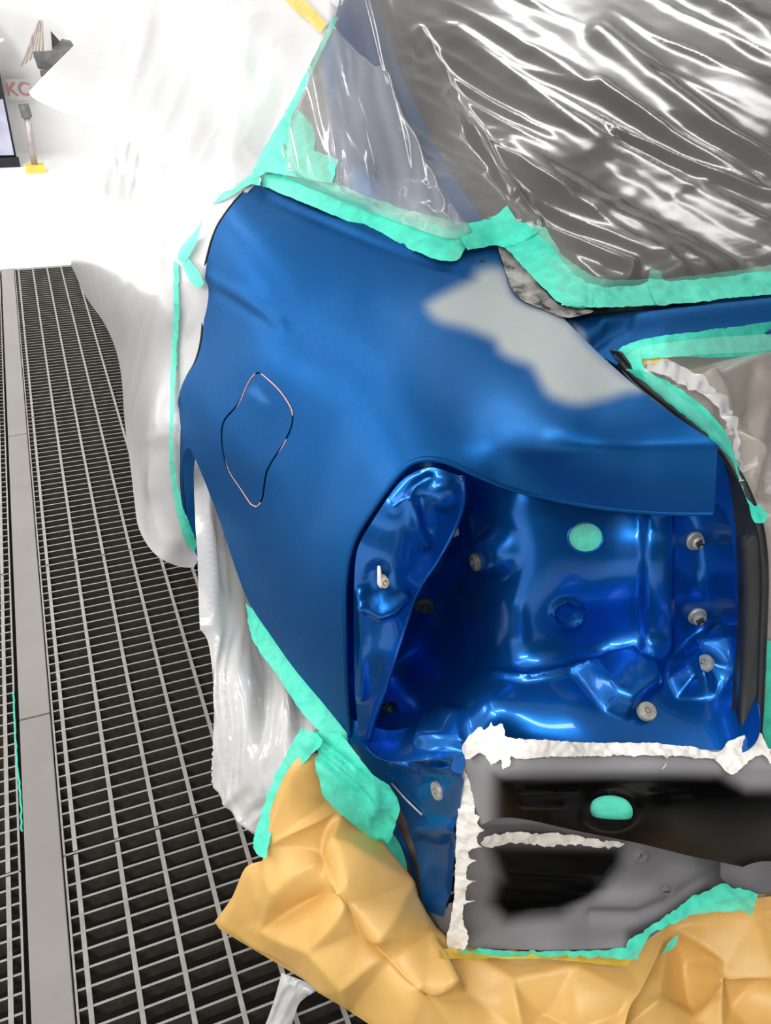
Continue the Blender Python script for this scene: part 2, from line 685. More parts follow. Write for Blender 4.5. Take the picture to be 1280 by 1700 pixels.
def grating(x0, x1, y0, y1, first_bar, pitch, label, side):
    g = empty('floor_grating', (x0, y0, -0.03))
    tag(g, label, 'grating', 'steel floor grating panels')
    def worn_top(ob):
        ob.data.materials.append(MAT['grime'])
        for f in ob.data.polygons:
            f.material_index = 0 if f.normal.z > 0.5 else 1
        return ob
    n = 30
    dy = (y1 - y0) / n
    proto = None
    for i in range(n):
        if proto is None:
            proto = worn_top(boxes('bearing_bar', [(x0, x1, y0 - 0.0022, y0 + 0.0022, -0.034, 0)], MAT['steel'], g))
            yloc = proto.location.y
        else:
            c = proto.copy()
            COL.objects.link(c)
            c.parent = g
            c.location.y = yloc + i * dy
            proto_last = c
    xs = []
    x = first_bar
    while x0 + 0.006 < x < x1 - 0.006:
        xs.append(x)
        x += pitch
    rod = None
    for x in xs:
        if rod is None:
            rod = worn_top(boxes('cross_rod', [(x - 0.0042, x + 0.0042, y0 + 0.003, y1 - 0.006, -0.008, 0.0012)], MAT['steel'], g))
            xl, xf = rod.location.x, x
        else:
            c = rod.copy()
            COL.objects.link(c)
            c.parent = g
            c.location.x = xl + (x - xf)
    for x in (x0, x1):
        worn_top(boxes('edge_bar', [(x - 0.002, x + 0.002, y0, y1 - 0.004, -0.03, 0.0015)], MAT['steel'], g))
    return g


SEAMS = [0.089, 1.124, 2.133, 3.168, 4.21, YEND]
WHERE = ['nearest the camera, beside the kraft paper', 'beside the grey wheel film', 'beside the foot of the white film',
         'second from the far end', 'at the far end by the white floor']
for i in range(5):
    grating(GX0 + 0.003, GX1, SEAMS[i], SEAMS[i + 1], -0.1515, 0.0788,
            'steel grating panel right of the grey strip, ' + WHERE[i], 1)
WHEREL = ['nearest the camera', 'with a green thread along its edge', 'third from the camera', 'second from the far end', 'farthest away']
for i in range(5):
    grating(LX0, LX1 - 0.002, SEAMS[i] - 0.004, SEAMS[i + 1] - 0.004, -0.2745, -0.0788,
            'steel grating panel at the left picture edge, ' + WHEREL[i], -1)
STRIPS = [(0.06, 1.52, 'nearest length of grey steel strip between the gratings'),
          (1.524, 3.02, 'middle length of grey steel strip between the gratings'),
          (3.024, YEND, 'farthest length of grey steel strip between the gratings')]
for a, b, lab in STRIPS:
    s = boxes('floor_strip', [(-0.2435, -0.1765, a, b, -0.06, 0.004)], MAT['strip'])
    bv = s.modifiers.new('edge', 'BEVEL')
    bv.width = 0.002
    bv.segments = 2
    tag(s, lab, 'floor strip', 'grey strips between the gratings')
# lost bits of tape below and beside the bars
FB = Field([(0, 900, 'z', -0.05), (300, 900, 'z', -0.05), (0, 1400, 'z', -0.05), (300, 1400, 'z', -0.05)])
FG = Field([(0, 900, 'z', 0.003), (300, 900, 'z', 0.003), (0, 1400, 'z', 0.003), (300, 1400, 'z', 0.003)])
o = patch('tape_scrap', [(153, 1062, 1), (157, 1052), (168, 1046), (180, 1050, 1), (176, 1058, 1), (165, 1060)], FB, MAT['tape'], step=4,
          disp=lambda p: 0.02 * vnoise(p[:, 0] / 6, p[:, 1] / 6, 3))
tag(o, 'crumpled scrap of green tape caught under the right-hand grating', 'tape')
o = patch('tape_scrap', [(82, 1062, 1), (85, 1055, 1), (88, 1062, 1)], FB, MAT['tape'], step=3)
tag(o, 'tiny speck of green tape under the grating next to the grey strip', 'tape')
o = patch('film_scrap', [(206, 1210), (214, 1203), (226, 1206), (228, 1213), (216, 1216)], FB, MAT['film_wheel'], step=4)
tag(o, 'small clear scrap of film lying under the right-hand grating', 'film')
line = spline([(22, 1150), (25, 1200), (28, 1260), (32, 1300), (35, 1345), (37, 1380)], 8, False)
o = tube('green_thread', FG.pos(line) + rng.normal(0, 0.0008, (len(line), 3)), 0.0022, MAT['tape'])
tag(o, 'thin green strand of tape lying along the grey strip', 'tape')

# ------------------------------------------------------------------ far background at the left picture edge
def far_box(px0, px1, py0, py1, y, depth):
    a = Field([(0, 0, 'y', y), (300, 0, 'y', y), (0, 300, 'y', y), (300, 300, 'y', y)])
    q = a.pos([(px0, py0), (px1, py1), (px0, py1)])
    return (q[:, 0].min(), q[:, 0].max(), y, y + depth, q[:, 2].min(), q[:, 2].max())


def far_z(py, y, px=20):
    return Field([(0, 0, 'y', y), (300, 0, 'y', y), (0, 300, 'y', y), (300, 300, 'y', y)]).pos([(px, py)])[0]


cab = empty('equipment_cabinet', (-0.45, 8.6, 0))
tag(cab, 'dark equipment cabinet with pale lower panel at the far left edge', 'cabinet')
q0 = far_z(268, 8.55, 0)
xr = far_z(200, 8.55, 19)[0]
boxes('body', [(-1.1, xr - 0.02, 8.6, 9.0, 0, 1.25)], MAT['dark'], cab)
boxes('lower_panel', [(-1.1, xr - 0.035, 8.57, 8.6, 0.10, 0.55)], MAT['lilac'], cab)
boxes('plinth', [(-1.1, xr, 8.55, 8.6, 0.0, 0.08)], MAT['dark'], cab)
tube('hose', np.array([[xr - 0.25, 8.54, 0.6], [xr - 0.1, 8.5, 0.75], [xr - 0.03, 8.5, 0.95], [xr + 0.01, 8.5, 0.99], [xr + 0.06, 8.5, 1.01]]), 0.012, MAT['white'], cab)

post = empty('barrier_post', (0.04, 8.3, 0))
tag(post, 'slim metal post with a yellow foot at the far wall', 'post')
px = far_z(250, 8.3, 53)[0]
ph = far_z(184, 8.3, 43)
tube('pole', np.array([[px, 8.3, 0.05], (np.array([px, 8.3, 0.05]) + ph) / 2, ph - [0, 0, 0.05]]), 0.028, MAT['pale'], post)
tube('head', np.array([ph - [0, 0, 0.05], ph + [-0.01, 0, 0.05]]), 0.045, MAT['greybox'], post)
boxes('foot', [(px - 0.08, px + 0.08, 8.22, 8.38, 0.0, 0.06)], MAT['amber'], post)

sg = empty('wall_sign', far_z(150, 9.2, 30))
tag(sg, 'white sign with pale red letters between the cabinet and the film', 'sign')
b = far_box(16, 52, 132, 166, 9.2, 0.02)
boxes('board', [b], MAT['white'], sg)


def flat_text(name, body, loc, size, mat, parent):
    cu = bpy.data.curves.new(name, 'FONT')
    cu.body = body
    cu.size = size
    cu.extrude = 0.003
    cu.align_x = 'CENTER'
    cu.align_y = 'CENTER'
    tmp = bpy.data.objects.new(name + '_curve', cu)
    COL.objects.link(tmp)
    bpy.context.view_layer.update()
    me = bpy.data.meshes.new_from_object(tmp.evaluated_get(bpy.context.evaluated_depsgraph_get()))
    bpy.data.objects.remove(tmp)
    ob = bpy.data.objects.new(name, me)
    COL.objects.link(ob)
    me.materials.clear()
    me.materials.append(mat)
    ob.parent = parent
    ob.location = Vector(np.array(loc) - WLOC[parent.name])
    ob.rotation_euler = (math.pi / 2, 0, 0)
    return ob


flat_text('lettering', 'KC', ((b[0] + b[1]) / 2, 9.19, (b[4] + b[5]) / 2), 0.16, MAT['red'], sg)

cor = empty('corrugated_sheet', far_z(110, 9.0, 50))
tag(cor, 'pale beige corrugated sheet leaning at the far wall above the grey box', 'sheet')
A9 = Field([(0, 0, 'y', 9.0), (300, 0, 'y', 9.05), (0, 300, 'y', 9.0), (300, 300, 'y', 9.05)])
for k in range(6):
    u0, u1 = k / 6, (k + 0.62) / 6
    tp = [(64 + 8 * u0, 34 + 0 * u0), (64 + 8 * u1, 34)]
    bt = [(34 + 42 * u0, 112 - 30 * u0), (34 + 42 * u1, 112 - 30 * u1)]
    patch('corrugation', [(*tp[0], 1), (*tp[1], 1), (*bt[1], 1), (*bt[0], 1)], A9, MAT['blush'], cor, step=12, thick=0.02)
bx = empty('wall_duct', far_z(100, 8.9, 80))
tag(bx, 'grey box on the far wall just above the pointed corner of white film', 'duct')
A8 = Field([(0, 0, 'y', 8.9), (300, 0, 'y', 8.9), (0, 300, 'y', 8.9), (300, 300, 'y', 8.9)])
patch('box', [(54, 86, 1), (125, 80, 1), (130, 100, 1), (84, 118, 1), (63, 114, 1)], A8, MAT['greybox'], bx, step=8, thick=0.2,
      disp=lambda p: 0.03 * vnoise(p[:, 0] / 9, p[:, 1] / 9, 2))
patch('loose_flap', [(66, 116, 1), (84, 117, 1), (72, 127, 1), (68, 128, 1)], A8, MAT['greybox'], bx, step=6, off=0.05, thick=0.01)
o = patch('hanging_lamp_end', [(205, -6, 1), (220, -6, 1), (216, 1, 1), (207, 9, 1)], A8, MAT['dark'], step=5, thick=0.15)
tag(o, 'small dark fixture corner hanging at the top edge above the white film', 'fixture')

# ------------------------------------------------------------------ the car
car = empty('car', (1.1, 2.2, 0.0))
tag(car, 'metallic blue sedan rear corner stripped for repair with lamp and bumper removed', 'car')

F_panel = Field([
    (430, 312, 'x', .40), (510, 348, 'z', 1.128), (600, 385, 'z', 1.125), (745, 437, 'z', 1.117), (825, 412, 'z', 1.117), (930, 520, 'z', 1.09),
    (1040, 635, 'z', 1.06), (1190, 740, 'z', 1.04), (1185, 850, 'y', .598), (380, 345, 'x', .33), (345, 430, 'x', .285),
    (338, 560, 'x', .262), (298, 720, 'x', .2), (315, 745, 'x', .205), (325, 905, 'x', .215), (355, 830, 'x', .225),
    (400, 990, 'x', .243), (490, 1110, 'x', .265), (580, 1220, 'x', .295), (500, 500, 'x', .352), (500, 700, 'x', .298),
    (500, 900, 'x', .266), (650, 600, 'x', .388), (800, 700, 'x', .445), (430, 730, 'x', .262), (850, 550, 'z', 1.082),
    (1000, 690, 'z', 1.052), (590, 890, 'x', .292), (573, 960, 'x', .276), (575, 1060, 'x', .279), (705, 763, 'y', .735),
    (740, 768, 'y', .728), (900, 825, 'y', .694), (1050, 850, 'y', .648), (1000, 790, 'y', .648), (1120, 795, 'y', .612), (900, 780, 'y', .688), (1100, 726, 'z', 1.043), (1000, 735, 'z', 1.040), (900, 735, 'z', 1.036),
    (420, 600, 'x', .275), (400, 450, 'x', .302), (620, 480, 'z', 1.085), (700, 500, 'z', 1.095), (720, 690, 'x', .395),
], lam=0.06, soft=True)

PRIMER = [(709, 509), (727, 493), (777, 468), (797, 448), (820, 443), (838, 452), (852, 489), (875, 503), (905, 512), (936, 522), (975, 572), (1028, 618),
          (1064, 645), (1035, 652), (990, 665), (954, 670), (913, 656), (895, 629), (881, 607), (854, 597), (831, 584), (822, 566), (800, 554),
          (768, 543), (727, 532)]
PALE_AREA = [(640, 520), (700, 480), (760, 540), (840, 620), (930, 700), (900, 730), (800, 710), (720, 660), (660, 600)]  # paler blue area on the upper panel
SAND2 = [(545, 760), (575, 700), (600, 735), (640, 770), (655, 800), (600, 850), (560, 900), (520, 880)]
DOOR = [(429, 619), (444.5, 630), (464, 649), (480, 672.5), (485.5, 690), (483, 710), (472, 735), (456, 764), (446.5, 784), (440.6, 807), (435, 829), (425, 841),
        (417, 837), (399.6, 811), (380, 780), (373.4, 749), (373, 721), (378, 698), (396, 672.6), (409, 643), (419, 626)]
dc = np.array(DOOR).mean(0)


def grow(poly, px):
    P = spline(poly, 6)
    T = np.roll(P, -1, 0) - np.roll(P, 1, 0)
    T /= np.linalg.norm(T, axis=1)[:, None]
    N = np.stack([T[:, 1], -T[:, 0]], 1)
    s = np.sign(((P - dc) * N).sum())
    return P + N * s * px


def panel_shape(p):
    d = 0.0045 * ridge([(350, 462), (400, 490), (440, 518), (470, 540)], 10, p)
    d -= 0.0030 * ridge([(355, 482), (400, 510), (435, 532)], 9, p)
    d += 0.003 * ridge([(700, 742), (880, 742), (1000, 740), (1190, 738)], 14, p) * sstep((p[:, 0] - 740) / 190)
    d -= 0.0035 * ridge([(440, 328), (520, 362), (620, 405), (720, 440), (800, 462)], 6, p)
    d += 0.003 * ridge([(436, 318), (520, 351), (620, 392), (720, 428), (780, 445)], 7, p)
    d += 0.006 * ridge([(320, 650), (370, 700), (430, 770)], 40, p)
    return d


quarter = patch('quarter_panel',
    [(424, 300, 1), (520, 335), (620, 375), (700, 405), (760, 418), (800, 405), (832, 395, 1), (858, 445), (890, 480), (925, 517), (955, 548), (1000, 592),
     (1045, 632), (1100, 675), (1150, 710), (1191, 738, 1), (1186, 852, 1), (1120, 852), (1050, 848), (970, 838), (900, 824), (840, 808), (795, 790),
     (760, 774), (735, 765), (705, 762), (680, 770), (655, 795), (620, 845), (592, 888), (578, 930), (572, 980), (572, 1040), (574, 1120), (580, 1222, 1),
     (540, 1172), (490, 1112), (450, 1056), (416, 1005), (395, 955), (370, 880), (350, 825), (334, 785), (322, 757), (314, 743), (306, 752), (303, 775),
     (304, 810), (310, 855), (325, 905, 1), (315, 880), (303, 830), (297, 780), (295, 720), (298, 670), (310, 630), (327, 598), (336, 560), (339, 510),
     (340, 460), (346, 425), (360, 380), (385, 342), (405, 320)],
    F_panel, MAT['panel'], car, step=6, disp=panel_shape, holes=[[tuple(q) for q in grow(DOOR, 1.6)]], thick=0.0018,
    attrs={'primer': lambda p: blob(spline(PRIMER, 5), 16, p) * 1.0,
           'sanded_and_lit': lambda p: 0.55 * blob(PALE_AREA, 45, p) + 0.16 * blob(SAND2, 22, p) + 0.12 * vnoise(p[:, 0] / 40, p[:, 1] / 60, 8)})
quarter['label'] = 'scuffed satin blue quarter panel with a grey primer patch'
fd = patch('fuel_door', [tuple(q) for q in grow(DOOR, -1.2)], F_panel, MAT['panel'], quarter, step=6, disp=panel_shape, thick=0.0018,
           attrs={'primer': lambda p: p[:, 0] * 0, 'sanded_and_lit': lambda p: 0.1 + 0.9 * blob([(410, 648), (425, 640), (447, 668), (435, 668)], 6, p)})  # pale streak is a highlight painted into the door colour
patch('fuel_door_recess', [tuple(q) for q in grow(DOOR, 6)], F_panel, MAT['dark'], quarter, step=12, off=-0.012)
pk = grow(DOOR, 0.4)
n = len(pk)


def arc_piece(a, b):
    i = np.arange(int(a * n), int(b * n)) % n
    tube('edge_line', F_panel.pos(pk[i], 0.0013), 0.0010, MAT['pink'], quarter, sides=6)


arc_piece(0.02, 0.20)
arc_piece(0.27, 0.41)
arc_piece(0.50, 0.79)
arc_piece(0.83, 1.01)
gapl = spline([(424, 304), (405, 320), (385, 342), (360, 380), (346, 425), (340, 460), (339, 510), (336, 560), (327, 598), (310, 630), (298, 670), (295, 720)], 8, False)
tube('door_gap_edge', F_panel.pos(gapl - [1.5, 0], -0.005), 0.0026, MAT['rubber'], quarter, sides=6)
hem = spline([(1186, 852), (1120, 852), (1050, 848), (970, 838), (900, 824), (840, 808), (795, 790), (760, 774), (735, 765), (705, 762), (680, 770), (655, 795),
              (620, 845), (592, 888), (578, 930), (572, 980), (572, 1040), (574, 1120), (580, 1222)], 8, False)
tube('lamp_opening_hem', F_panel.pos(hem, -0.002), 0.0035, MAT['panel'], quarter)
patch('drain_hole', [(797, 431), (802, 428), (806, 431), (802, 435)], F_panel, MAT['dark'], quarter, step=3, off=0.002)
patch('sealant_residue', [(826, 408), (850, 425), (880, 458), (905, 486), (935, 512), (985, 518), (940, 530), (905, 516), (872, 503), (850, 482), (838, 448)],
      F_panel, MAT['residue'], quarter, step=6, off=0.003, disp=lambda p: 0.004 * vnoise(p[:, 0] / 8, p[:, 1] / 8, 4))

# front of the wheel opening, seen through the sliver of the arch
F_arch = Field([(300, 740, 'x', .27), (345, 760, 'x', .30), (300, 930, 'x', .25), (345, 930, 'x', .30)])
F_liner = Field([(300, 740, 'x', .262), (345, 760, 'x', .30), (300, 930, 'x', .185), (345, 930, 'x', .25)])
patch('wheel_arch_liner', [(298, 735), (325, 738), (345, 800), (352, 900), (335, 935), (312, 905), (299, 820)], F_liner, MAT['panel'], car, step=12, thick=0.002)

wc = np.array([0.40, 1.70, 0.325])
tyre = lathe('tyre', wc, [-1, 0, 0], [(.20, -.10), (.29, -.105), (.318, -.085), (.325, -.05), (.325, .05), (.318, .085), (.29, .105), (.215, .10), (.21, .06), (.06, .05), (.05, .07), (.01, .07)], MAT['rubber'], car, sides=48)
# lamp pocket
F_pocket = Field([
    (880, 850, 'y', .725), (1000, 870, 'y', .705), (1085, 870, 'y', .675), (880, 1000, 'y', .692), (1000, 1000, 'y', .68), (1065, 1000, 'y', .655),
    (860, 1108, 'y', .672), (1000, 1090, 'y', .658), (825, 850, 'y', .765), (825, 1000, 'y', .74), (825, 1085, 'y', .715), (760, 850, 'y', .90),
    (720, 950, 'y', .97), (700, 1050, 'y', 1.0), (680, 1140, 'y', .95), (755, 1080, 'y', .88), (780, 980, 'y', .88), (630, 1180, 'y', .90),
    (640, 1000, 'y', .98), (600, 950, 'y', .95), (650, 850, 'y', .97), (700, 1222, 'y', .685), (770, 1232, 'y', .628), (830, 1232, 'y', .602), (1000, 1236, 'y', .542),
    (1190, 1240, 'y', .485), (800, 1150, 'y', .66), (850, 1150, 'y', .640), (1060, 1180, 'y', .562), (1060, 1120, 'y', .602), (950, 1150, 'y', .608),
    (1112, 900, 'y', .655), (1118, 1000, 'y', .64), (1160, 900, 'y', .66), (1165, 1020, 'y', .64), (1190, 1130, 'y', .56), (1215, 900, 'y', .60), (1222, 1000, 'y', .575),
    (1225, 1150, 'y', .52), (1225, 800, 'y', .60), (640, 1240, 'y', .74), (610, 1225, 'y', .78), (1130, 1180, 'y', .545),
], lam=0.02, soft=True)
WEDGE = [(955, 1112), (1050, 1085), (1085, 1112), (1090, 1140), (1040, 1185), (1010, 1172)]
KNOB = [(1120, 1100), (1150, 1070), (1190, 1045), (1205, 1060), (1208, 1110), (1180, 1150), (1130, 1150), (1116, 1125)]


def pocket_shape(p):
    d = 0.030 * blob(WEDGE, 12, p)
    d += 0.030 * blob(KNOB, 13, p)
    d += 0.022 * disc(826, 918, 30, 34, 12, p)
    d += 0.005 * (disc(942, 1020, 28, 26, 4, p) - 2 * disc(942, 1020, 20, 18, 4, p))
    d += 0.006 * ridge([(820, 1118), (870, 1124), (940, 1112), (960, 1105)], 6, p)
    d += 0.006 * blob([(730, 880), (790, 840), (800, 900), (760, 930), (740, 990), (715, 960)], 10, p)
    d += 0.012 * blob([(1068, 850), (1112, 850), (1112, 1080), (1090, 1120), (1066, 1080)], 8, p)
    d += 0.012 * blob([(690, 1235), (700, 1205), (740, 1175), (770, 1180), (775, 1240)], 8, p)
    return d


pocket = patch('lamp_pocket', [(585, 900), (635, 815), (695, 768), (800, 780), (950, 820), (1150, 840), (1190, 770), (1212, 770), (1240, 830), (1250, 930), (1250, 1100),
                               (1240, 1245), (1000, 1252), (820, 1250), (700, 1262), (640, 1262), (606, 1236), (572, 1165), (562, 1090)],
               F_pocket, MAT['pocket'], car, step=5, disp=pocket_shape, thick=0.0015, holes=[[(972 + 29 * math.cos(a), 892 + 25 * math.sin(a)) for a in np.arange(0, 6.28, .4)]])
pocket['label'] = 'glossy blue tail lamp pocket with pressed ribs'

F_strip = Field([(600, 900, 'y', .755), (700, 790, 'y', .745), (762, 800, 'y', .73), (690, 980, 'y', .755), (620, 1190, 'y', .76), (590, 1060, 'y', .765), (595, 1225, 'y', .77),
                 (640, 1000, 'y', .735), (655, 870, 'y', .73), (625, 1080, 'y', .742), (750, 870, 'y', .75), (720, 810, 'y', .728)])


def strip_shape(p):
    d = 0.007 * ridge([(680, 830), (690, 870), (705, 900)], 9, p) - 0.006 * ridge([(700, 830), (712, 880)], 8, p)
    d += 0.006 * disc(738, 822, 20, 22, 10, p) + 0.008 * ridge([(600, 985), (605, 1060), (600, 1150)], 8, p)
    d += 0.010 * ridge([(606, 1000), (630, 1016), (650, 1010), (668, 990)], 8, p) - 0.010 * disc(625, 970, 22, 30, 12, p)
    d += 0.005 * ridge([(655, 840), (690, 808), (712, 795)], 8, p)
    d += 0.0015 * vnoise(p[:, 0] / 30, p[:, 1] / 40, 6)
    return d


strip = patch('lamp_flange', [(598, 900), (625, 855), (660, 805), (690, 783), (722, 777), (766, 792, 1), (768, 830), (755, 875), (725, 930), (690, 985), (665, 1060), (640, 1140),
                              (622, 1190), (612, 1228, 1), (596, 1225, 1), (590, 1150), (588, 1060), (588, 990), (590, 935)], F_strip, MAT['pocket'], car, step=4,
              disp=strip_shape, thick=0.0015)
edge = spline([(766, 792), (768, 830), (755, 875), (725, 930), (690, 985), (665, 1060), (640, 1140), (622, 1190), (612, 1228)], 8, False)
tube('rolled_edge', F_strip.pos(edge, -0.003), 0.004, MAT['pocket'], strip)
tube('paint_drip', F_strip.pos([(629, 940), (630, 955), (631, 968), (633, 975)], 0.004), [0.002, 0.003, 0.004, 0.002], MAT['sealer'], strip)

# blue corner below the pocket
F_corner = Field([(600, 1222, 'y', .775), (700, 1220, 'y', .73), (772, 1232, 'y', .63), (650, 1300, 'y', .74), (720, 1310, 'y', .665), (765, 1300, 'y', .61),
                  (690, 1470, 'y', .66), (740, 1510, 'y', .60), (755, 1400, 'y', .605), (705, 1512, 'y', .635), (680, 1390, 'y', .70), (720, 1400, 'y', .64)])


def corner_shape(p):
    d = 0.012 * blob([(690, 1240), (705, 1215), (775, 1215), (768, 1290), (690, 1262)], 7, p)
    d += 0.006 * ridge([(655, 1265), (700, 1278), (750, 1275)], 6, p)
    d += 0.010 * ridge([(700, 1375), (750, 1372)], 14, p)
    d -= 0.010 * blob([(705, 1400), (745, 1400), (742, 1490), (712, 1490)], 12, p)
    return d


corner = patch('rear_corner_panel', [(574, 1190, 1), (583, 1262), (615, 1300), (645, 1325), (668, 1350), (686, 1400), (696, 1455), (702, 1510, 1), (735, 1522, 1), (745, 1480),
                                     (757, 1390), (768, 1300), (782, 1225, 1), (700, 1208), (640, 1212)], F_corner, MAT['pocket'], car, step=5,
               disp=corner_shape, thick=0.0015)
tube('bright_edge', F_corner.pos([(650, 1300), (672, 1325), (701, 1353)], 0.004), 0.0016, MAT['washer'], corner)
F_frame = Field([(620, 1380, 'y', .79), (690, 1400, 'y', .735), (640, 1500, 'y', .70), (715, 1520, 'y', .66)])
frame = patch('side_frame', [(600, 1350), (630, 1330), (675, 1335), (698, 1400), (712, 1460), (722, 1515), (726, 1535, 1), (690, 1500), (655, 1445), (630, 1400)],
              F_frame, MAT['brown'], car, step=6, thick=0.002)
patch('taped_slot', [(632, 1384), (645, 1378), (662, 1398), (674, 1430), (676, 1452, 1), (660, 1440), (642, 1410)], F_frame, MAT['tape'], frame, step=6, off=0.002)
patch('painted_rib', [(650, 1365), (658, 1362), (672, 1395), (686, 1430), (692, 1470), (692, 1482, 1), (686, 1478), (682, 1440), (668, 1405)], F_frame, MAT['pocket'], frame, step=6, off=0.004,
      disp=lambda p: 0.004 + p[:, 0] * 0)
patch('sill_end', [(700, 1505, 1), (738, 1515, 1), (745, 1500, 1), (766, 1500, 1), (760, 1576, 1), (748, 1572, 1), (728, 1545)], F_corner, MAT['black'], car, step=8, thick=0.002, off=-0.006,
      attrs={'primer': lambda p: p[:, 0] * 0 + 0.5})

# rear lower panel
F_rear = Field([(790, 1238, 'z', .655), (1000, 1243, 'z', .66), (1200, 1243, 'z', .665), (1290, 1245, 'z', .67), (815, 1290, 'z', .648), (1000, 1290, 'z', .65), (1140, 1292, 'z', .65),
                (1290, 1305, 'z', .645), (1290, 1432, 'y', .405), (1130, 1412, 'y', .44), (1000, 1388, 'y', .480), (830, 1358, 'y', .548), (780, 1370, 'y', .60), (775, 1300, 'y', .612),
                (900, 1330, 'y', .512), (1100, 1340, 'y', .446), (1290, 1360, 'y', .403), (1889, 1085, 'z', .66), (1806, 1247, 'y', .385), (1600, 1165, 'z', .665), (1600, 1225, 'z', .645), (1600, 1330, 'y', .365)])


def rear_shape(p):
    d = 0.003 * ridge([(830, 1290), (1000, 1290), (1180, 1294)], 5, p)
    d += 0.004 * blob([(865, 1307), (955, 1307), (960, 1313), (955, 1316), (865, 1315)], 4, p)
    d += 0.004 * blob([(865, 1332), (935, 1332), (940, 1337), (935, 1340), (865, 1338)], 4, p)
    d += 0.003 * blob([(1080, 1314), (1145, 1314), (1145, 1320), (1080, 1320)], 4, p)
    d += 0.005 * (disc(1014, 1346, 48, 32, 5, p) - disc(1014, 1344, 40, 26, 5, p))
    return d


def rear_primer(p):
    a = 1 - sstep((p[:, 1] + 0.26 * np.maximum(0, p[:, 0] - 1300) - 1268) / 32)
    e = 1 - sstep((p[:, 0] - 800) / 38)
    r = 0.75 * blob([(1190, 1240), (1300, 1230), (1300, 1310), (1240, 1310), (1205, 1290)], 16, p)
    return np.clip(np.maximum(np.maximum(a, e), r), 0, 1)


SLOT = [(980, 1340), (985, 1326), (1000, 1320), (1022, 1321), (1040, 1328), (1050, 1342), (1048, 1356), (1030, 1362), (995, 1360), (982, 1352)]
rear = patch('rear_cross_panel', [(775, 1232, 1), (900, 1237), (1100, 1240), (1200, 1245), (1260, 1228), (1310, 1238), (1889, 1085, 1), (1806, 1250, 1), (1500, 1385), (1310, 1442), (1180, 1428), (1060, 1400), (960, 1380),
                                  (880, 1362), (830, 1358), (790, 1374, 1), (764, 1374, 1)], F_rear, MAT['black'], car, step=5, disp=rear_shape, thick=0.0016,
             attrs={'primer': rear_primer}, holes=[SLOT])
rear['label'] = 'black rear cross panel fading to grey primer at its seams'
F_low = Field([(800, 1380, 'y', .60), (1000, 1395, 'y', .53), (1200, 1425, 'y', .47), (770, 1565, 'y', .575), (900, 1570, 'y', .52), (1020, 1568, 'y', .455), (1150, 1478, 'y', .455), (1310, 1450, 'y', .43),
               (850, 1470, 'y', .60), (980, 1470, 'y', .55), (765, 1470, 'y', .595), (1080, 1470, 'y', .505), (1780, 1270, 'y', .41), (1550, 1390, 'y', .41)])


def low_shape(p):
    d = 0.010 * blob([(830, 1420), (1020, 1425), (1000, 1450), (960, 1500), (840, 1490)], 10, p)
    for yy in (1432, 1462):
        d += 0.005 * ridge([(840, yy), (1000, yy + 6)], 6, p)
    d += 0.008 * ridge([(985, 1520), (1060, 1522), (1110, 1500), (1160, 1465), (1200, 1440)], 12, p)
    d += 0.005 * (disc(1066, 1421, 9, 8, 3, p) - 2 * disc(1066, 1421, 5, 4, 2, p)) + 0.005 * (disc(1110, 1478, 10, 8, 3, p) - 2 * disc(1110, 1478, 6, 4, 2, p))
    d += 0.003 * ridge([(830, 1492), (900, 1500)], 4, p)
    return d


def low_primer(p):
    dark = blob([(808, 1398), (1035, 1402), (1030, 1440), (985, 1490), (930, 1520), (840, 1530), (812, 1500), (826, 1450)], 18, p)
    dark2 = 0.7 * blob([(1040, 1545), (1100, 1520), (1170, 1470), (1190, 1478), (1100, 1540), (1040, 1575)], 9, p)
    return np.clip(1 - np.maximum(dark, dark2), 0, 1) * (0.75 + 0.35 * vnoise(p[:, 0] / 60, p[:, 1] / 60, 2)) * (1.0 - 0.45 * sstep((p[:, 0] - 1000) / 200))


low = patch('rear_lower_panel', [(770, 1352, 1), (830, 1348), (960, 1368), (1060, 1388), (1180, 1412), (1310, 1425), (1800, 1240, 1), (1750, 1300, 1), (1500, 1420), (1310, 1478), (1215, 1484), (1190, 1490), (1135, 1520), (1094, 1545),
                                 (1056, 1570), (1020, 1573, 1), (900, 1577), (757, 1573, 1), (765, 1500), (770, 1400)], F_low, MAT['black'], car, step=5, disp=low_shape, thick=0.002,
            attrs={'primer': low_primer})
F_tow = Field([(1190, 1430, 'y', .44), (1310, 1430, 'y', .40), (1190, 1470, 'y', .43), (1310, 1465, 'y', .385), (1250, 1466, 'y', .40)])
patch('floor_end_panel', [(1196, 1425, 1), (1310, 1432, 1), (1310, 1476, 1), (1260, 1482), (1215, 1472), (1196, 1456, 1)], F_tow, MAT['black'], car, step=6, thick=0.003,
      attrs={'primer': lambda p: 0.5 + 0 * p[:, 0]})


# seam sealer
def lumps(p):
    return 0.0025 + 0.005 * vnoise(p[:, 0] / 9, p[:, 1] / 9, 1) + 0.003 * vnoise(p[:, 0] / 4, p[:, 1] / 4, 9)


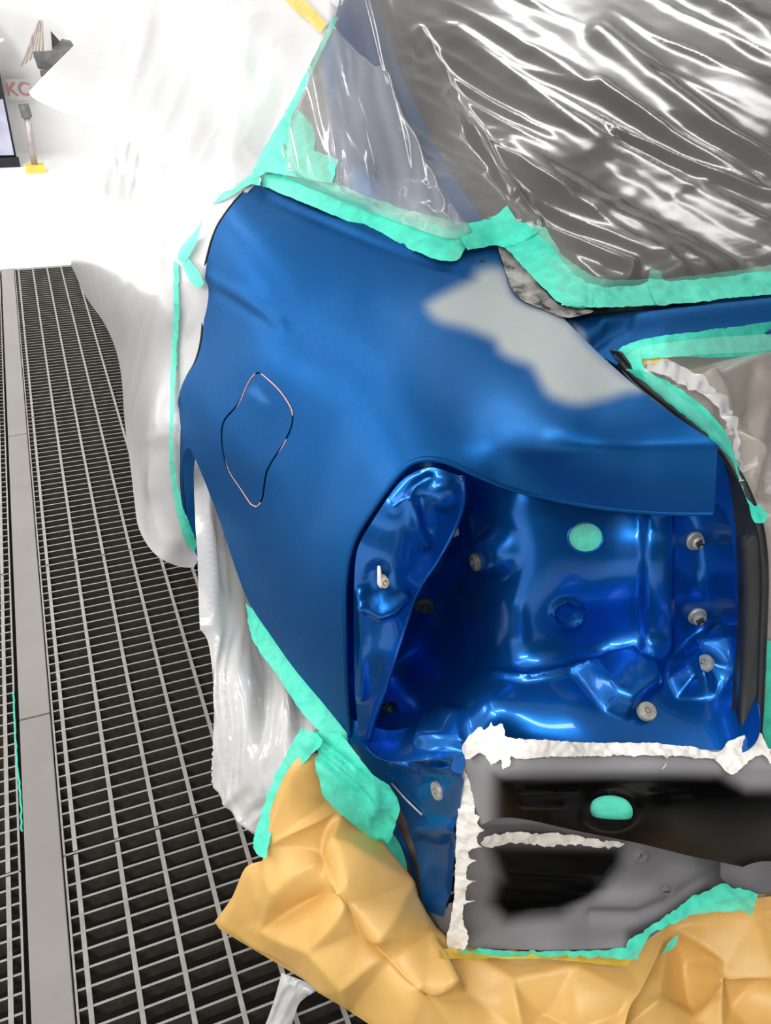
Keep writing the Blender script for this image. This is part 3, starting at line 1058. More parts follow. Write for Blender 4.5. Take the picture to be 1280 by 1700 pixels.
patch('seam_sealer', [(772, 1240), (786, 1220), (800, 1207), (812, 1212), (820, 1200, 1), (826, 1208), (836, 1202, 1), (842, 1212), (846, 1226), (900, 1229), (960, 1233), (1050, 1236), (1140, 1241),
                      (1186, 1250), (1208, 1232), (1232, 1222, 1), (1255, 1214), (1266, 1228), (1276, 1255), (1278, 1272, 1), (1262, 1256), (1245, 1262), (1218, 1284), (1204, 1284), (1184, 1264),
                      (1140, 1259), (1108, 1258), (1102, 1276, 1), (1094, 1281), (1098, 1259), (1000, 1259), (950, 1256), (900, 1256), (862, 1259), (848, 1256), (848, 1268), (838, 1276, 1), (836, 1262),
                      (820, 1270, 1), (812, 1252), (800, 1250), (785, 1258)], F_rear, MAT['sealer'], rear, step=4, off=0.003, disp=lumps, jitter=0.7)
F_seal = Field([(775, 1240, 'y', .632), (830, 1240, 'y', .595), (770, 1370, 'y', .602), (810, 1370, 'y', .575), (765, 1470, 'y', .59), (800, 1470, 'y', .575), (755, 1570, 'y', .575), (790, 1570, 'y', .555)])
patch('seam_sealer', [(768, 1246), (782, 1232), (800, 1244), (802, 1262), (797, 1268, 1), (798, 1290), (793, 1300), (792, 1340), (800, 1352, 1), (796, 1362), (806, 1372), (794, 1384), (804, 1400, 1),
                      (786, 1402), (779, 1416), (793, 1424, 1), (779, 1430), (776, 1452), (792, 1456, 1), (777, 1462), (774, 1486), (790, 1490, 1), (772, 1494), (770, 1520), (778, 1545), (778, 1562, 1),
                      (770, 1571), (748, 1568, 1), (744, 1552), (752, 1510), (757, 1450), (760, 1390), (766, 1330), (768, 1290)], F_seal, MAT['sealer'], rear, step=4, off=0.004, disp=lumps, jitter=0.6)
patch('seam_sealer', [(795, 1392), (812, 1380), (850, 1376), (910, 1375), (960, 1380), (1000, 1388), (1034, 1394, 1), (1018, 1401), (985, 1398), (940, 1394), (912, 1400, 1), (890, 1397), (850, 1393), (815, 1400)],
      F_low, MAT['sealer'], rear, step=4, off=0.012, disp=lumps, jitter=0.6)

# trunk opening: front cross member and weatherstrip flange
F_bar = Field([(935, 522, 'z', 1.085), (1285, 492, 'y', .955), (1285, 532, 'y', .89), (1660, 432, 'y', .96), (1660, 476, 'y', .885), (1020, 588, 'z', 1.06), (1100, 512, 'y', .945), (1100, 552, 'y', .855)])
bar = patch('trunk_front_member', [(932, 520, 1), (985, 516), (1080, 510), (1180, 499), (1330, 480), (1660, 425, 1), (1660, 492, 1), (1330, 546), (1180, 559), (1085, 570), (1056, 578), (1038, 592), (1024, 606, 1),
                                   (985, 582), (960, 558), (944, 538)], F_bar, MAT['panel'], car, step=6, thick=0.0016,
            disp=lambda p: 0.012 * ridge([(1000, 545), (1100, 530), (1320, 508)], 14, p) - 0.012 * ridge([(985, 572), (1010, 552), (1040, 542)], 10, p),
            attrs={'primer': lambda p: 0.6 * blob([(945, 530), (965, 545), (985, 575), (965, 560)], 6, p), 'sanded_and_lit': lambda p: p[:, 0] * 0})
F_flange = Field([(1015, 592, 'z', 1.055), (1130, 690, 'z', 1.03), (1222, 790, 'z', .99), (1265, 930, 'y', .54), (1220, 930, 'y', .58), (1262, 1100, 'y', .505), (1215, 1100, 'y', .545),
                  (1258, 1235, 'y', .462), (1205, 1240, 'y', .485)])
flange = patch('trunk_flange', [(996, 584), (1046, 634), (1110, 679), (1160, 712), (1192, 742), (1208, 790), (1218, 850), (1224, 930), (1224, 1040), (1217, 1140), (1207, 1242, 1), (1262, 1238, 1),
                                (1264, 1150), (1267, 1040), (1269, 960), (1263, 890), (1248, 838), (1222, 788), (1190, 743), (1130, 688), (1070, 638), (1028, 584, 1)],
               F_flange, MAT['rubber'], car, step=6, thick=0.004, disp=lambda p: 0.012 * ridge([(1245, 900), (1248, 1000), (1243, 1120), (1235, 1240)], 12, p))
lip = spline([(1020, 592), (1065, 637), (1130, 689), (1192, 742), (1226, 790), (1250, 842), (1264, 890), (1269, 960), (1267, 1040), (1263, 1150), (1258, 1228)], 10, False)
tube('weatherstrip', F_flange.pos(lip, 0.002), 0.005, MAT['rubber'], flange)
patch('flange_residue', [(1030, 606), (1050, 622), (1085, 650), (1125, 684), (1118, 690), (1075, 656), (1038, 622)], F_flange, MAT['residue'], flange, step=5, off=0.006)


patch('corner_gusset', [(1176, 738, 1), (1200, 742), (1232, 790), (1250, 850), (1256, 930), (1254, 1000, 1), (1222, 1000, 1), (1216, 900), (1204, 850), (1176, 830, 1)], F_flange, MAT['pocket'], car, step=8,
      off=-0.016, thick=0.0015)


# clips, washers and plugs
def clip(px, py, field, r, mat, parent, kind, off=0.0, squash=1.0):
    c = field.pos([(px, py)])[0]
    nrm = field.normal(px, py)
    c = c + nrm * off
    dist = np.linalg.norm(c - CAM)
    R = r * dist / FPX
    if kind == 'washer':
        prof = [(R, -0.004), (R, 0.0015), (R * .92, 0.003), (R * .35, 0.0035), (R * .30, 0.0015), (R * .22, 0.0015), (R * .2, 0.004), (R * .02, 0.0045)]
    elif kind == 'nut':
        prof = [(R, -0.004), (R, 0.002), (R * .85, 0.004), (R * .72, 0.003), (R * .68, 0.010), (R * .5, 0.012), (R * .42, 0.012), (R * .38, 0.004), (R * .02, 0.004)]
    else:
        prof = [(R, -0.004), (R, 0.003), (R * .8, 0.006), (R * .55, 0.006), (R * .5, 0.002), (R * .3, 0.002), (R * .28, 0.008), (R * .05, 0.009)]
    o = lathe(kind if kind != 'clip' else 'trim_clip', c, nrm, prof, mat, parent, squash=squash)
    if kind == 'nut':
        a = np.cross(nrm, [0.3, 0.2, 1])
        a /= np.linalg.norm(a)
        b2 = np.cross(nrm, a)
        for q in (a, b2):
            tube('slot', np.array([c - q * R * .5, c, c + q * R * .5]) + nrm * 0.012, R * .1, MAT['dark'], parent, sides=6)
    return o


clip(775, 871, F_pocket, 13, MAT['cream'], pocket, 'trim_clip', 0.022)
clip(817, 926, F_pocket, 15, MAT['dirty'], pocket, 'trim_clip', 0.024)
clip(705, 1004, F_pocket, 17, MAT['dirty'], pocket, 'trim_clip', 0.002)
clip(645, 1176, F_pocket, 13, MAT['rubber'], pocket, 'trim_clip', 0.002)
clip(637, 965, F_strip, 11, MAT['cream'], strip, 'plug', 0.0, 0.7)
clip(1152, 897, F_pocket, 15, MAT['washer'], pocket, 'nut', 0.002)
clip(1157, 1021, F_pocket, 15, MAT['washer'], pocket, 'nut', 0.002)
clip(1190, 1119, F_pocket, 14, MAT['washer'], pocket, 'washer', 0.030)
clip(1068, 1185, F_pocket, 15, MAT['washer'], pocket, 'washer', 0.012)
clip(727, 1312, F_corner, 15, MAT['washer'], corner, 'washer', 0.002)
patch('taped_hole', [(972 + 36 * math.cos(a), 892 + 32 * math.sin(a)) for a in np.arange(0, 6.28, .4)], F_pocket, MAT['tape'], pocket, step=6, off=-0.008)
ring = np.array([(972 + 29.5 * math.cos(a), 892 + 25.5 * math.sin(a)) for a in np.linspace(0, 2 * math.pi, 40)[:-1]])
tube('hole_rim', F_pocket.pos(ring, 0.0), 0.0016, MAT['pocket'], pocket, sides=6, closed=True)
patch('taped_hole', [(970, 1315, 1), (1060, 1315, 1), (1060, 1368, 1), (970, 1368, 1)], F_rear, MAT['tape'], rear, step=8, off=-0.008)

# greenhouse under the film
F_green = Field([
    (430, 302, 'x', .405), (553, 30, 'x', .64), (490, 170, 'x', .52), (600, 372, 'z', 1.128), (745, 428, 'z', 1.122), (825, 405, 'z', 1.122), (930, 500, 'z', 1.10), (1060, 470, 'y', .99), (1060, 505, 'y', .93),
    (1290, 440, 'y', 1.04), (1290, 485, 'y', .965), (1280, 100, 'y', 1.73), (1000, 100, 'y', 1.74), (780, 60, 'y', 1.85), (640, 90, 'x', .71), (700, 250, 'x', .665), (1000, 300, 'y', 1.30),
    (1290, 280, 'y', 1.36), (1290, -20, 'y', 2.15), (1000, -20, 'y', 2.2), (1553, 352, 'y', 1.2), (1452, 434, 'y', 1.03), (1560, -20, 'y', 2.1), (1560, 150, 'y', 1.6), (600, 0, 'x', .74), (600, 280, 'x', .515), (850, 330, 'z', 1.18)], lam=0.0004)
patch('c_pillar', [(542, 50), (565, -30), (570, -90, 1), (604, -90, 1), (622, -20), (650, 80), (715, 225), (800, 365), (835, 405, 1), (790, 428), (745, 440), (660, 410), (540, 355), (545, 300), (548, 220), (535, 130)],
      F_green, MAT['panel'], car, step=10, off=-0.018, thick=0.002, attrs={'primer': lambda p: p[:, 0] * 0, 'sanded_and_lit': lambda p: p[:, 0] * 0 + 0.9})  # pillar paint is unsanded; colour lightened all over to look lit
patch('rear_window', [(600, -90, 1), (1560, -90, 1), (1570, 380, 1), (1460, 455), (1380, 484), (1100, 512), (930, 520, 1), (870, 450), (835, 405), (800, 365), (715, 225), (650, 80)], F_green, MAT['glass'], car, step=12, off=-0.022, thick=0.004)
patch('quarter_window', [(430, 310, 1), (455, 240), (500, 140), (545, 45, 1), (535, 130), (548, 220), (545, 300), (540, 355, 1), (480, 335)], F_green, MAT['glass'], car, step=12, off=-0.02, thick=0.004)

# ------------------------------------------------------------------ masking films
F_left = Field([
    (430, 302, 'x', .40), (553, 30, 'x', .64), (490, 170, 'x', .52), (352, 430, 'x', .292), (345, 560, 'x', .272), (303, 700, 'x', .208), (328, 915, 'x', .222), (320, 941, 'x', .205),
    (265, 925, 'z', .27), (222, 830, 'z', .27), (205, 690, 'z', .27), (190, 580, 'z', .25), (150, 500, 'z', .22), (120, 445, 'z', .18), (50, 152, 'y', 3.5), (188, 228, 'x', .25), (172, 290, 'x', .22),
    (210, -10, 'x', .60), (400, 40, 'x', .60), (350, 200, 'x', .44), (250, 300, 'x', .28), (250, 500, 'x', .205), (260, 700, 'x', .165), (120, 80, 'x', .25), (290, 60, 'x', .55), (385, 342, 'x', .342)])


def left_folds(p):
    f = 0.012 * folds(p, 100, 300, 46, 11) + 0.004 * folds(p, 108, 200, 24, 21)
    up = 1 - sstep((p[:, 1] - 280) / 120)
    f += up * (0.016 * folds(p, 118, 320, 34, 17, True) + 0.007 * folds(p, 113, 240, 17, 19, True)) * sstep((p[:, 0] - 170) / 80)
    low_ = np.maximum(sstep((p[:, 1] - 350) / 200), up)
    f = f * (0.4 + 0.7 * low_) * sstep((p[:, 0] - 150) / 120)
    f += 0.02 * ridge([(52, 155), (130, 198), (188, 230), (210, 280)], 6, p)
    f += 0.02 * ridge([(270, 10), (230, 150), (190, 260), (178, 330)], 12, p)
    f *= 1 - blob([(430, -80), (620, -80), (600, 80), (510, 90), (440, 30)], 40, p)
    f += 0.012 * folds(p, 160, 120, 44, 31) * sstep((p[:, 1] - 600) / 250) * sstep((p[:, 0] - 210) / 60)
    return f


o = patch('masking_film', [(280, -90, 1), (580, -90, 1), (556, 30), (520, 110), (470, 210), (434, 290), (412, 318), (375, 352), (352, 400), (346, 440), (346, 500), (343, 560), (333, 600), (310, 640), (301, 690),
                           (299, 760), (300, 820), (312, 885), (329, 928, 1), (322, 942, 1), (300, 941), (268, 928), (245, 905), (229, 872), (223, 830), (216, 770), (207, 700), (202, 630), (192, 580),
                           (172, 535), (142, 492), (124, 452), (118, 436), (135, 400), (155, 360), (170, 300), (186, 240), (186, 228, 1), (130, 198), (60, 166), (48, 152, 1), (80, 118), (120, 78), (205, -10)],
          F_left, MAT['film_white'], step=5, disp=left_folds, fade=48)
tag(o, 'milky white film draped over the doors ahead of the panel, hanging near the grating', 'film')


def rear_folds(p):
    f = 0.020 * folds(p, 33, 420, 60, 41, True) + 0.007 * folds(p, 28, 260, 26, 52, True)
    f += 0.0022 * folds(p, -8, 60, 26, 61)
    side = 1 - sstep((p[:, 0] - 620) / 120)
    f = f * (1 - side) + side * (0.012 * folds(p, 76, 300, 26, 71) + 0.003 * folds(p, 80, 200, 12, 73))
    f += 0.014 * ridge([(690, 70), (760, 190), (830, 300), (890, 380)], 9, p) + 0.012 * ridge([(740, 180), (800, 260), (850, 330)], 6, p)
    f += 0.016 * ridge([(990, 70), (1100, 160), (1200, 250), (1290, 300)], 22, p) + 0.012 * ridge([(985, 160), (1100, 240), (1290, 345)], 12, p)
    f += 0.012 * ridge([(1010, 235), (1120, 290), (1290, 355)], 7, p)
    f += 0.012 * ridge([(880, 385), (960, 420), (1040, 455)], 10, p)
    return f


o = patch('masking_film', [(560, -90, 1), (1560, -90, 1), (1570, 345, 1), (1480, 415), (1380, 450), (1180, 474), (1095, 482), (1000, 492), (950, 470), (910, 425), (880, 398), (850, 385), (800, 388), (765, 398), (700, 382), (600, 348),
                           (540, 318), (480, 295), (440, 288, 1), (465, 225), (500, 150), (535, 70)], F_green, MAT['film_clear'], step=5, off=0.002, disp=rear_folds, fade=24)
tag(o, 'clear crinkled film stretched over the rear window and roof pillar', 'film')

o = patch('masking_film', [(548, 36, 1), (600, 92), (652, 135, 1), (668, 190), (705, 262), (745, 330), (785, 385, 1), (745, 396), (660, 368), (560, 330), (470, 292, 1), (480, 230), (500, 160), (525, 95)],
          F_green, MAT['film_layer'], step=5, off=0.016, disp=lambda p: 0.016 * folds(p, 74, 320, 30, 91) + 0.007 * folds(p, 80, 200, 14, 93) + 0.006 * folds(p, 20, 90, 30, 95) * sstep((p[:, 1] - 280) / 60), fade=10)
tag(o, 'second hazy film layer with vertical folds over the blue roof pillar', 'film')

F_wheel = Field([(325, 770, 'x', .245), (360, 860, 'x', .252), (400, 970, 'x', .268), (470, 1120, 'x', .290), (535, 1210, 'x', .305), (332, 1020, 'z', .42), (326, 900, 'z', .50), (352, 1120, 'z', .34), (362, 1290, 'z', .24),
                 (430, 1392, 'z', .20), (470, 1330, 'z', .26), (505, 1260, 'z', .36), (400, 1150, 'z', .36), (420, 1280, 'z', .29)])


def wheel_folds(p):
    f = 0.022 * folds(p, 80, 300, 26, 81) + 0.010 * folds(p, 84, 160, 12, 83)
    f += 0.010 * folds(p, 130, 60, 30, 85) * sstep((p[:, 1] - 1200) / 120)
    return f


o = patch('masking_film', [(322, 778), (330, 758), (348, 800), (372, 870), (402, 955), (428, 1025), (480, 1120), (545, 1215, 1), (512, 1268), (475, 1335), (448, 1392), (430, 1394, 1), (408, 1372), (382, 1338), (364, 1296),
                           (358, 1220), (353, 1120), (345, 1065), (332, 1045, 1), (330, 1000), (328, 930), (324, 860)], F_wheel, MAT['film_wheel'], step=5, disp=wheel_folds, fade=10)
tag(o, 'grey white film hanging in folds from the rear wheel arch', 'film')

F_trunk = Field([(1060, 605, 'z', 1.045), (1290, 580, 'y', .86), (1150, 640, 'z', 1.03), (1200, 715, 'z', 1.01), (1240, 830, 'x', .715), (1268, 950, 'x', .735), (1275, 1200, 'x', .76), (1320, 700, 'z', .93), (1330, 900, 'x', .80),
                 (1330, 1250, 'x', .82), (1150, 598, 'z', 1.05), (1280, 650, 'z', .985), (1657, 500, 'y', .86), (1852, 1017, 'y', .47), (1600, 1000, 'y', .60), (1500, 750, 'y', .78), (1600, 1200, 'y', .46)])


def crumple(seed, amp, cell):
    def f(p):
        return amp * (np.abs(vnoise(p[:, 0] / cell, p[:, 1] / cell, seed) - 0.5) * 2 + 0.5 * np.abs(vnoise(p[:, 0] / (cell * .45), p[:, 1] / (cell * .5), seed + 1) - 0.5))
    return f


def creases(pts, box, rand, amp, seed, gap=46):
    """Piecewise-flat height between crease points, slightly softened."""
    r2 = np.random.default_rng(seed)
    x0, y0, x1, y1 = box
    ex = [tuple(p) for p in pts] + [(x, y, 0.0) for x in (x0 - 60, x1 + 60) for y in (y0 - 60, y1 + 60)]
    tries = 0
    k = 0
    while k < rand and tries < 4000:
        tries += 1
        q = (r2.uniform(x0, x1), r2.uniform(y0, y1), r2.uniform(-amp, amp))
        if min(math.hypot(q[0] - e[0], q[1] - e[1]) for e in ex) > gap:
            ex.append(q)
            k += 1
    E = np.array(ex)
    r = delaunay_2d_cdt([Vector(q[:2]) for q in ex], [], [], 0, 1e-4)
    V = np.array([tuple(v) for v in r[0]])
    hz = np.array([E[ids[0], 2] for ids in r[3]])
    T = [tuple(f) for f in r[2]]

    def lin(P):
        z = np.zeros(len(P))
        for a, b, c in T:
            A, B2, C2 = V[a], V[b], V[c]
            det = (B2[1] - C2[1]) * (A[0] - C2[0]) + (C2[0] - B2[0]) * (A[1] - C2[1])
            if abs(det) < 1e-6:
                continue
            l1 = ((B2[1] - C2[1]) * (P[:, 0] - C2[0]) + (C2[0] - B2[0]) * (P[:, 1] - C2[1])) / det
            l2 = ((C2[1] - A[1]) * (P[:, 0] - C2[0]) + (A[0] - C2[0]) * (P[:, 1] - C2[1])) / det
            l3 = 1 - l1 - l2
            m = (l1 >= -1e-6) & (l2 >= -1e-6) & (l3 >= -1e-6)
            z[m] = l1[m] * hz[a] + l2[m] * hz[b] + l3[m] * hz[c]
        return z

    def f(P):
        o = 1.8
        return (lin(P) * 2 + lin(P + [o, 0]) + lin(P - [o, 0]) + lin(P + [0, o]) + lin(P - [0, o])) / 6
    return f


trunk_creases = creases([(1085, 640, -.02), (1155, 650, .02), (1180, 600, -.015), (1230, 610, .02), (1250, 690, -.02), (1262, 650, .02), (1240, 760, .02), (1280, 760, -.02), (1290, 860, .02)], (1050, 580, 1330, 1300), 26, 0.016, 5)


o = patch('masking_film', [(1056, 600, 1), (1140, 590), (1330, 574), (1657, 500, 1), (1852, 1017, 1), (1800, 1130, 1), (1600, 1215), (1400, 1290), (1282, 1290), (1262, 1200), (1268, 950), (1250, 850), (1226, 780), (1188, 715), (1120, 650)], F_trunk, MAT['film_brown'],
          step=6, disp=lambda p: trunk_creases(p) + 0.3 * crumple(12, 0.02, 40)(p) + 0.012 * ridge([(1085, 602), (1130, 612), (1200, 670), (1218, 700), (1240, 830)], 10, p), fade=16)
tag(o, 'taupe crumpled film sheet closing off the trunk opening', 'film')
o = patch('film_edge', [(1072, 603, 1), (1100, 601), (1125, 606), (1160, 628), (1198, 664), (1214, 688, 1), (1222, 740), (1232, 800), (1226, 800), (1212, 730), (1190, 690), (1150, 655), (1110, 632), (1074, 620, 1)],
          F_trunk, MAT['film_white'], step=5, off=0.034, disp=crumple(33, 0.01, 18))
tag(o, 'folded white film edge between green tape and taupe sheet in the trunk', 'film')
F_bot = Field([(440, 1700, 'z', .03), (530, 1640, 'z', .10), (470, 1620, 'z', .10), (480, 1710, 'z', .03)])
o = patch('film_scrap', [(436, 1712, 1), (452, 1670), (468, 1615, 1), (535, 1640, 1), (500, 1662), (488, 1690), (482, 1712, 1)], F_bot, MAT['film_wheel'], step=5, disp=lambda p: 0.012 * folds(p, 120, 80, 10, 3), fade=4)
tag(o, 'twisted clear film strip hanging below the kraft paper', 'film')

# ------------------------------------------------------------------ masking paper
F_paper = Field([(535, 1262, 'y', .81), (600, 1360, 'y', .775), (680, 1450, 'y', .70), (745, 1578, 'y', .585), (900, 1592, 'y', .52), (1035, 1603, 'y', .455), (500, 1290, 'z', .44), (445, 1410, 'z', .30), (360, 1530, 'z', .12),
                 (420, 1575, 'z', .12), (600, 1690, 'z', .14), (640, 1725, 'z', .14), (1000, 1725, 'z', .22), (850, 1725, 'z', .18), (1000, 1830, 'z', .12), (860, 1830, 'z', .10), (560, 1480, 'z', .36), (700, 1640, 'z', .26)])


def facets(field, outline, pts, mat, name, label, rand, amp, seed):
    B = spline(outline, 20)
    x0, y0 = B.min(0)
    x1, y1 = B.max(0)
    fn = creases(pts, (x0, y0, x1, y1), rand, amp, seed)
    fine = creases([], (x0, y0, x1, y1), rand * 6, amp * 0.2, seed + 50, 20)
    o = patch(name, outline, field, mat, step=5, disp=lambda p: 1.9 * fn(p) + 2.4 * fine(p), fade=12)
    tag(o, label, 'paper')
    return o


facets(F_paper, [(535, 1252, 1), (556, 1290), (590, 1352), (624, 1390), (662, 1455), (699, 1518), (745, 1574, 1), (900, 1588), (1040, 1592, 1), (1058, 1560), (1085, 1540, 1), (1112, 1530, 1), (1092, 1585), (1066, 1640), (1040, 1690), (1020, 1830, 1),
                 (860, 1830, 1), (700, 1755), (600, 1692), (500, 1624), (420, 1576), (364, 1542, 1), (356, 1530, 1), (385, 1490), (408, 1440), (440, 1425), (440, 1388), (456, 1325), (490, 1262)],
       [(550, 1340, .012), (535, 1410, -.012), (548, 1330, 0), (490, 1505, -.022), (450, 1400, .010), (470, 1480, .012), (590, 1500, -.010), (660, 1480, .018), (620, 1560, .010), (580, 1620, .015), (600, 1565, -.012),
        (700, 1560, .012), (720, 1660, -.012), (745, 1640, .014), (780, 1640, -.006), (850, 1640, .012), (900, 1680, -.012), (960, 1620, .012), (650, 1590, -.010), (440, 1540, .006), (520, 1570, .008), (545, 1410, .012)],
       MAT['paper'], 'masking_paper', 'crumpled yellow kraft paper skirt taped below the blue rear corner', 22, 0.008, 3)
F_paperB = Field([(1120, 1530, 'y', .475), (1200, 1505, 'y', .44), (1310, 1485, 'y', .40), (1060, 1640, 'y', .43), (1310, 1700, 'y', .31), (1000, 1725, 'y', .41), (1200, 1620, 'y', .40), (1310, 1740, 'y', .28), (1150, 1735, 'y', .34), (1380, 1830, 'z', .06), (1000, 1830, 'z', .10), (1704, 1346, 'y', .37), (1626, 1600, 'y', .30), (1500, 1420, 'y', .375), (1500, 1720, 'z', .06)])
facets(F_paperB, [(1085, 1545, 1), (1130, 1520), (1200, 1500), (1380, 1465), (1704, 1346, 1), (1626, 1620, 1), (1500, 1730), (1380, 1825, 1), (985, 1830, 1), (1010, 1670), (1045, 1610), (1065, 1570)],
       [(1118, 1548, -.01), (1150, 1605, -.016), (1200, 1580, .012), (1186, 1612, .020), (1195, 1650, .015), (1160, 1680, -.012), (1260, 1540, -.012), (1280, 1600, .015), (1215, 1660, -.01), (1085, 1660, .012)],
       MAT['paper'], 'masking_paper', 'shadowed kraft paper sheet in the lower right corner', 12, 0.012, 9)

# ------------------------------------------------------------------ tapes
def tape(outline, field, label, off=0.006, mat='tape', amp=0.0025, seed=0, step=6, cell=14, more=None):
    o = patch('masking_tape', outline, field, MAT[mat], step=step, off=off, jitter=0.5,
              disp=lambda p: amp * (vnoise(p[:, 0] / cell, p[:, 1] / cell, seed) + 0.6 * vnoise(p[:, 0] / 5, p[:, 1] / 6, seed + 3)) + (more(p) if more else 0))
    tag(o, label, 'tape')
    return o


tape([(553, 27, 1), (563, 30, 1), (546, 65), (520, 122), (492, 180), (467, 230), (444, 276), (430, 294, 1), (418, 290, 1), (440, 245), (470, 195), (500, 140), (530, 80)], F_green,
     'long thin green tape running up the edge of the roof pillar', 0.012, seed=1)
tape([(485, 180, 1), (502, 190), (524, 222), (519, 262, 1), (500, 272), (455, 284), (428, 296, 1), (440, 250), (462, 215)], F_green, 'torn green tape patch at the foot of the pillar strip', 0.026, seed=2)
tape([(445, 250, 1), (500, 254), (520, 252), (563, 265, 1), (553, 306, 1), (500, 297), (438, 286, 1)], F_green, 'ragged square of green tape stacked above the pillar base strip', 0.030, seed=3)
tape([(430, 284, 1), (436, 310, 1), (520, 344), (620, 387), (700, 424), (745, 436), (762, 431), (776, 402, 1), (772, 372, 1), (700, 356), (620, 331), (560, 306), (500, 294), (455, 280)], F_green,
     'wide green tape strip along the base of the roof pillar', 0.007, seed=4)
tape([(768, 374, 1), (815, 363), (842, 342, 1), (858, 368, 1), (900, 380), (868, 402), (838, 412), (820, 409), (775, 417, 1), (764, 398)], F_green, 'pointed green tape piece at the rear window corner', 0.012, seed=5)
tape([(828, 404, 1), (862, 376), (905, 378, 1), (930, 420), (960, 446), (990, 462), (1030, 470, 1), (1020, 506, 1), (960, 513), (930, 506), (890, 468), (855, 430)], F_green,
     'green tape slanting down beside the grey primer patch', 0.009, seed=6)
tape([(940, 476, 1), (1010, 468), (1060, 465), (1100, 464), (1180, 456), (1330, 434), (1460, 412, 1), (1468, 458, 1), (1330, 484), (1200, 498), (1100, 508), (1000, 512), (930, 510, 1)], F_green,
     'long green tape strip along the rear window base', 0.012, seed=7)
tape([(1078, 446, 1), (1097, 454, 1), (1104, 468), (1150, 470), (1180, 502, 1), (1090, 509, 1), (1075, 475)], F_green, 'torn green tape tab lying over the rear window base strip', 0.017, seed=8)
F_t9 = Field([(1025, 595, 'z', 1.05), (1290, 535, 'y', .885), (1290, 585, 'y', .855), (1650, 470, 'y', .885), (1650, 515, 'y', .85), (1065, 640, 'z', 1.035), (1140, 590, 'y', .77), (1080, 560, 'y', .80)])
tape([(1022, 598, 1), (1034, 576), (1080, 562), (1160, 551), (1330, 526), (1650, 470, 1), (1650, 515, 1), (1330, 578), (1200, 594), (1140, 592), (1085, 596), (1066, 600), (1074, 642, 1), (1050, 628)], F_t9,
     'green tape band under the front lip of the trunk opening', 0.008, seed=9)
tape([(1040, 612, 1), (1072, 616), (1112, 634), (1165, 670), (1206, 716), (1224, 762), (1238, 820), (1256, 840, 1), (1262, 836, 1), (1278, 852, 1), (1272, 865, 1), (1258, 868), (1248, 848), (1232, 800), (1206, 750), (1142, 692), (1080, 642)],
     F_flange, 'green tape following the side rim of the trunk opening', 0.010, seed=10)
tape([(1060, 590, 1), (1066, 600), (1072, 616, 1), (1058, 640, 1), (1040, 612, 1), (1044, 596)], F_t9, 'small folded green tape at the trunk opening corner', 0.016, seed=11)
o = patch('masking_tape', [(1062, 588, 1), (1090, 590), (1112, 598, 1), (1070, 608, 1)], F_t9, MAT['yellow'], step=5, off=0.004)
tag(o, 'little yellow tape corner showing in the trunk opening', 'tape')
tape([(1262, 1060, 1), (1330, 1075, 1), (1330, 1295, 1), (1285, 1290), (1272, 1262), (1266, 1220), (1258, 1190)], F_trunk, 'green tape at the right edge beside the black flange', 0.006, seed=12)
# left side
tape([(353, 340, 1), (375, 318), (405, 298), (430, 284, 1), (434, 310, 1), (412, 310), (385, 328), (365, 336)], F_left, 'short green tape at the top front corner of the quarter panel', 0.014, seed=13)
tape([(338, 366, 1), (322, 388), (302, 412), (296, 432, 1), (311, 434, 1), (326, 405)], F_left, 'upper arm of the green tape angle left of the panel', 0.034, seed=14)
tape([(298, 430, 1), (312, 426, 1), (330, 450), (340, 470, 1), (334, 477, 1), (320, 472), (306, 446)], F_left, 'lower arm of the green tape angle left of the panel', 0.036, seed=15)
tape([(290, 432, 1), (299, 440, 1), (298, 540), (294, 600), (289, 700), (286, 722, 1), (282, 720, 1), (284, 640), (288, 540)], F_left, 'narrow vertical green tape edge on the white film', 0.036, seed=16, step=4)
tape([(281, 722, 1), (287, 722, 1), (291, 770), (296, 805), (308, 850), (328, 902, 1), (324, 916, 1), (308, 898), (294, 850), (285, 790)], F_left, 'green tape curving around the front of the wheel arch', 0.036, seed=17, step=4)
tape([(316, 756, 1), (324, 760, 1), (334, 784, 1), (328, 800), (330, 830), (326, 880, 1), (320, 850), (322, 800)], F_arch, 'green tape tucked inside the wheel arch', 0.02, seed=18, step=4)
F_hem = Field([(400, 990, 'x', .25), (490, 1110, 'x', .272), (580, 1222, 'x', .302), (430, 1080, 'z', .40), (530, 1215, 'z', .47), (640, 1290, 'y', .745), (655, 1350, 'y', .735), (535, 1300, 'z', .43), (625, 1388, 'y', .755), (600, 1255, 'y', .772)])
tape([(410, 1002, 1), (432, 1026), (492, 1108), (545, 1172), (586, 1224, 1), (575, 1245, 1), (532, 1215, 1), (500, 1180), (468, 1130), (432, 1082), (416, 1045)], F_hem,
     'green tape along the lower edge of the quarter panel', 0.004, seed=19)
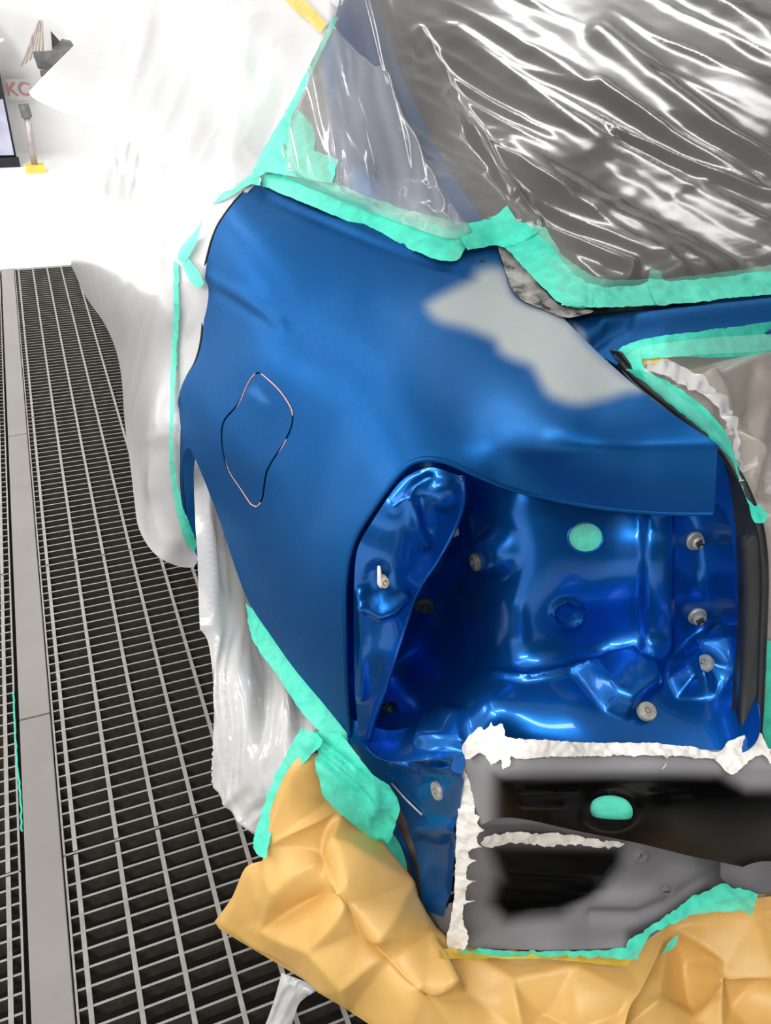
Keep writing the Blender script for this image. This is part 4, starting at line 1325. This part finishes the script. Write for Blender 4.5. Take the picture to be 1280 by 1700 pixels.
tape([(575, 1222, 1), (588, 1238), (604, 1256), (626, 1274), (650, 1288), (666, 1322, 1), (660, 1345, 1), (654, 1368), (640, 1382), (624, 1388, 1), (606, 1368), (562, 1332), (538, 1302), (532, 1255), (530, 1218, 1)], F_hem,
     'thick crumpled wad of green tape at the lower rear corner', 0.012, amp=0.004, seed=20, step=5, cell=20,
     more=lambda p: 0.014 * folds(p, 38, 120, 16, 5) + 0.012 * folds(p, 70, 40, 26, 7) * sstep((p[:, 0] - 590) / 40))
F_pt = Field([(530, 1220, 'y', .81), (430, 1410, 'z', .31), (465, 1330, 'z', .37), (500, 1215, 'z', .48)])
tape([(503, 1208, 1), (530, 1218, 1), (537, 1234), (502, 1272), (468, 1332), (450, 1390), (443, 1426, 1), (430, 1418, 1), (424, 1398), (436, 1350), (458, 1290), (484, 1240)], F_pt,
     'wide green tape joining the kraft paper to the grey film', 0.014, amp=0.004, seed=21)
o = tape([(726, 1580, 1), (748, 1576), (900, 1582), (1042, 1580, 1), (1056, 1584), (1038, 1606, 1), (900, 1594), (742, 1594, 1), (728, 1592, 1)], F_paper, 'yellow tape band under the lower rear panel edge', 0.045, 'yellow', seed=22)
F_tb = Field([(760, 1574, 'y', .572), (900, 1578, 'y', .515), (1030, 1575, 'y', .448), (1150, 1482, 'y', .445), (1260, 1480, 'y', .39), (1230, 1510, 'y', .40), (1060, 1585, 'y', .435)])
tape([(750, 1571, 1), (900, 1575), (1020, 1571), (1044, 1558), (1080, 1532), (1120, 1505), (1160, 1480), (1200, 1462, 1), (1228, 1470), (1260, 1480, 1), (1250, 1516, 1), (1230, 1508), (1190, 1510), (1150, 1516), (1110, 1531),
      (1075, 1552), (1056, 1590, 1), (1000, 1586), (900, 1583), (752, 1580, 1)], F_tb, 'green tape along the bottom edge of the rear panel', 0.008, amp=0.006, seed=23)
tape([(1098, 1586, 1), (1110, 1562), (1126, 1552, 1), (1120, 1570)], F_paperB, 'tiny green tape scrap stuck on the kraft paper', 0.020, seed=24, step=4)
o = tape([(462, -20, 1), (486, -20, 1), (520, 14), (543, 40, 1), (534, 56, 1), (508, 32), (480, 8)], F_left, 'yellow tape strip at the top beside the pillar', 0.03, 'yellow', seed=25)
tape([(395, 100, 1), (440, 90, 1), (470, 150), (450, 220), (430, 270, 1), (410, 240), (425, 160)], F_left, 'green tape showing faintly through the white film', -0.03, seed=26)
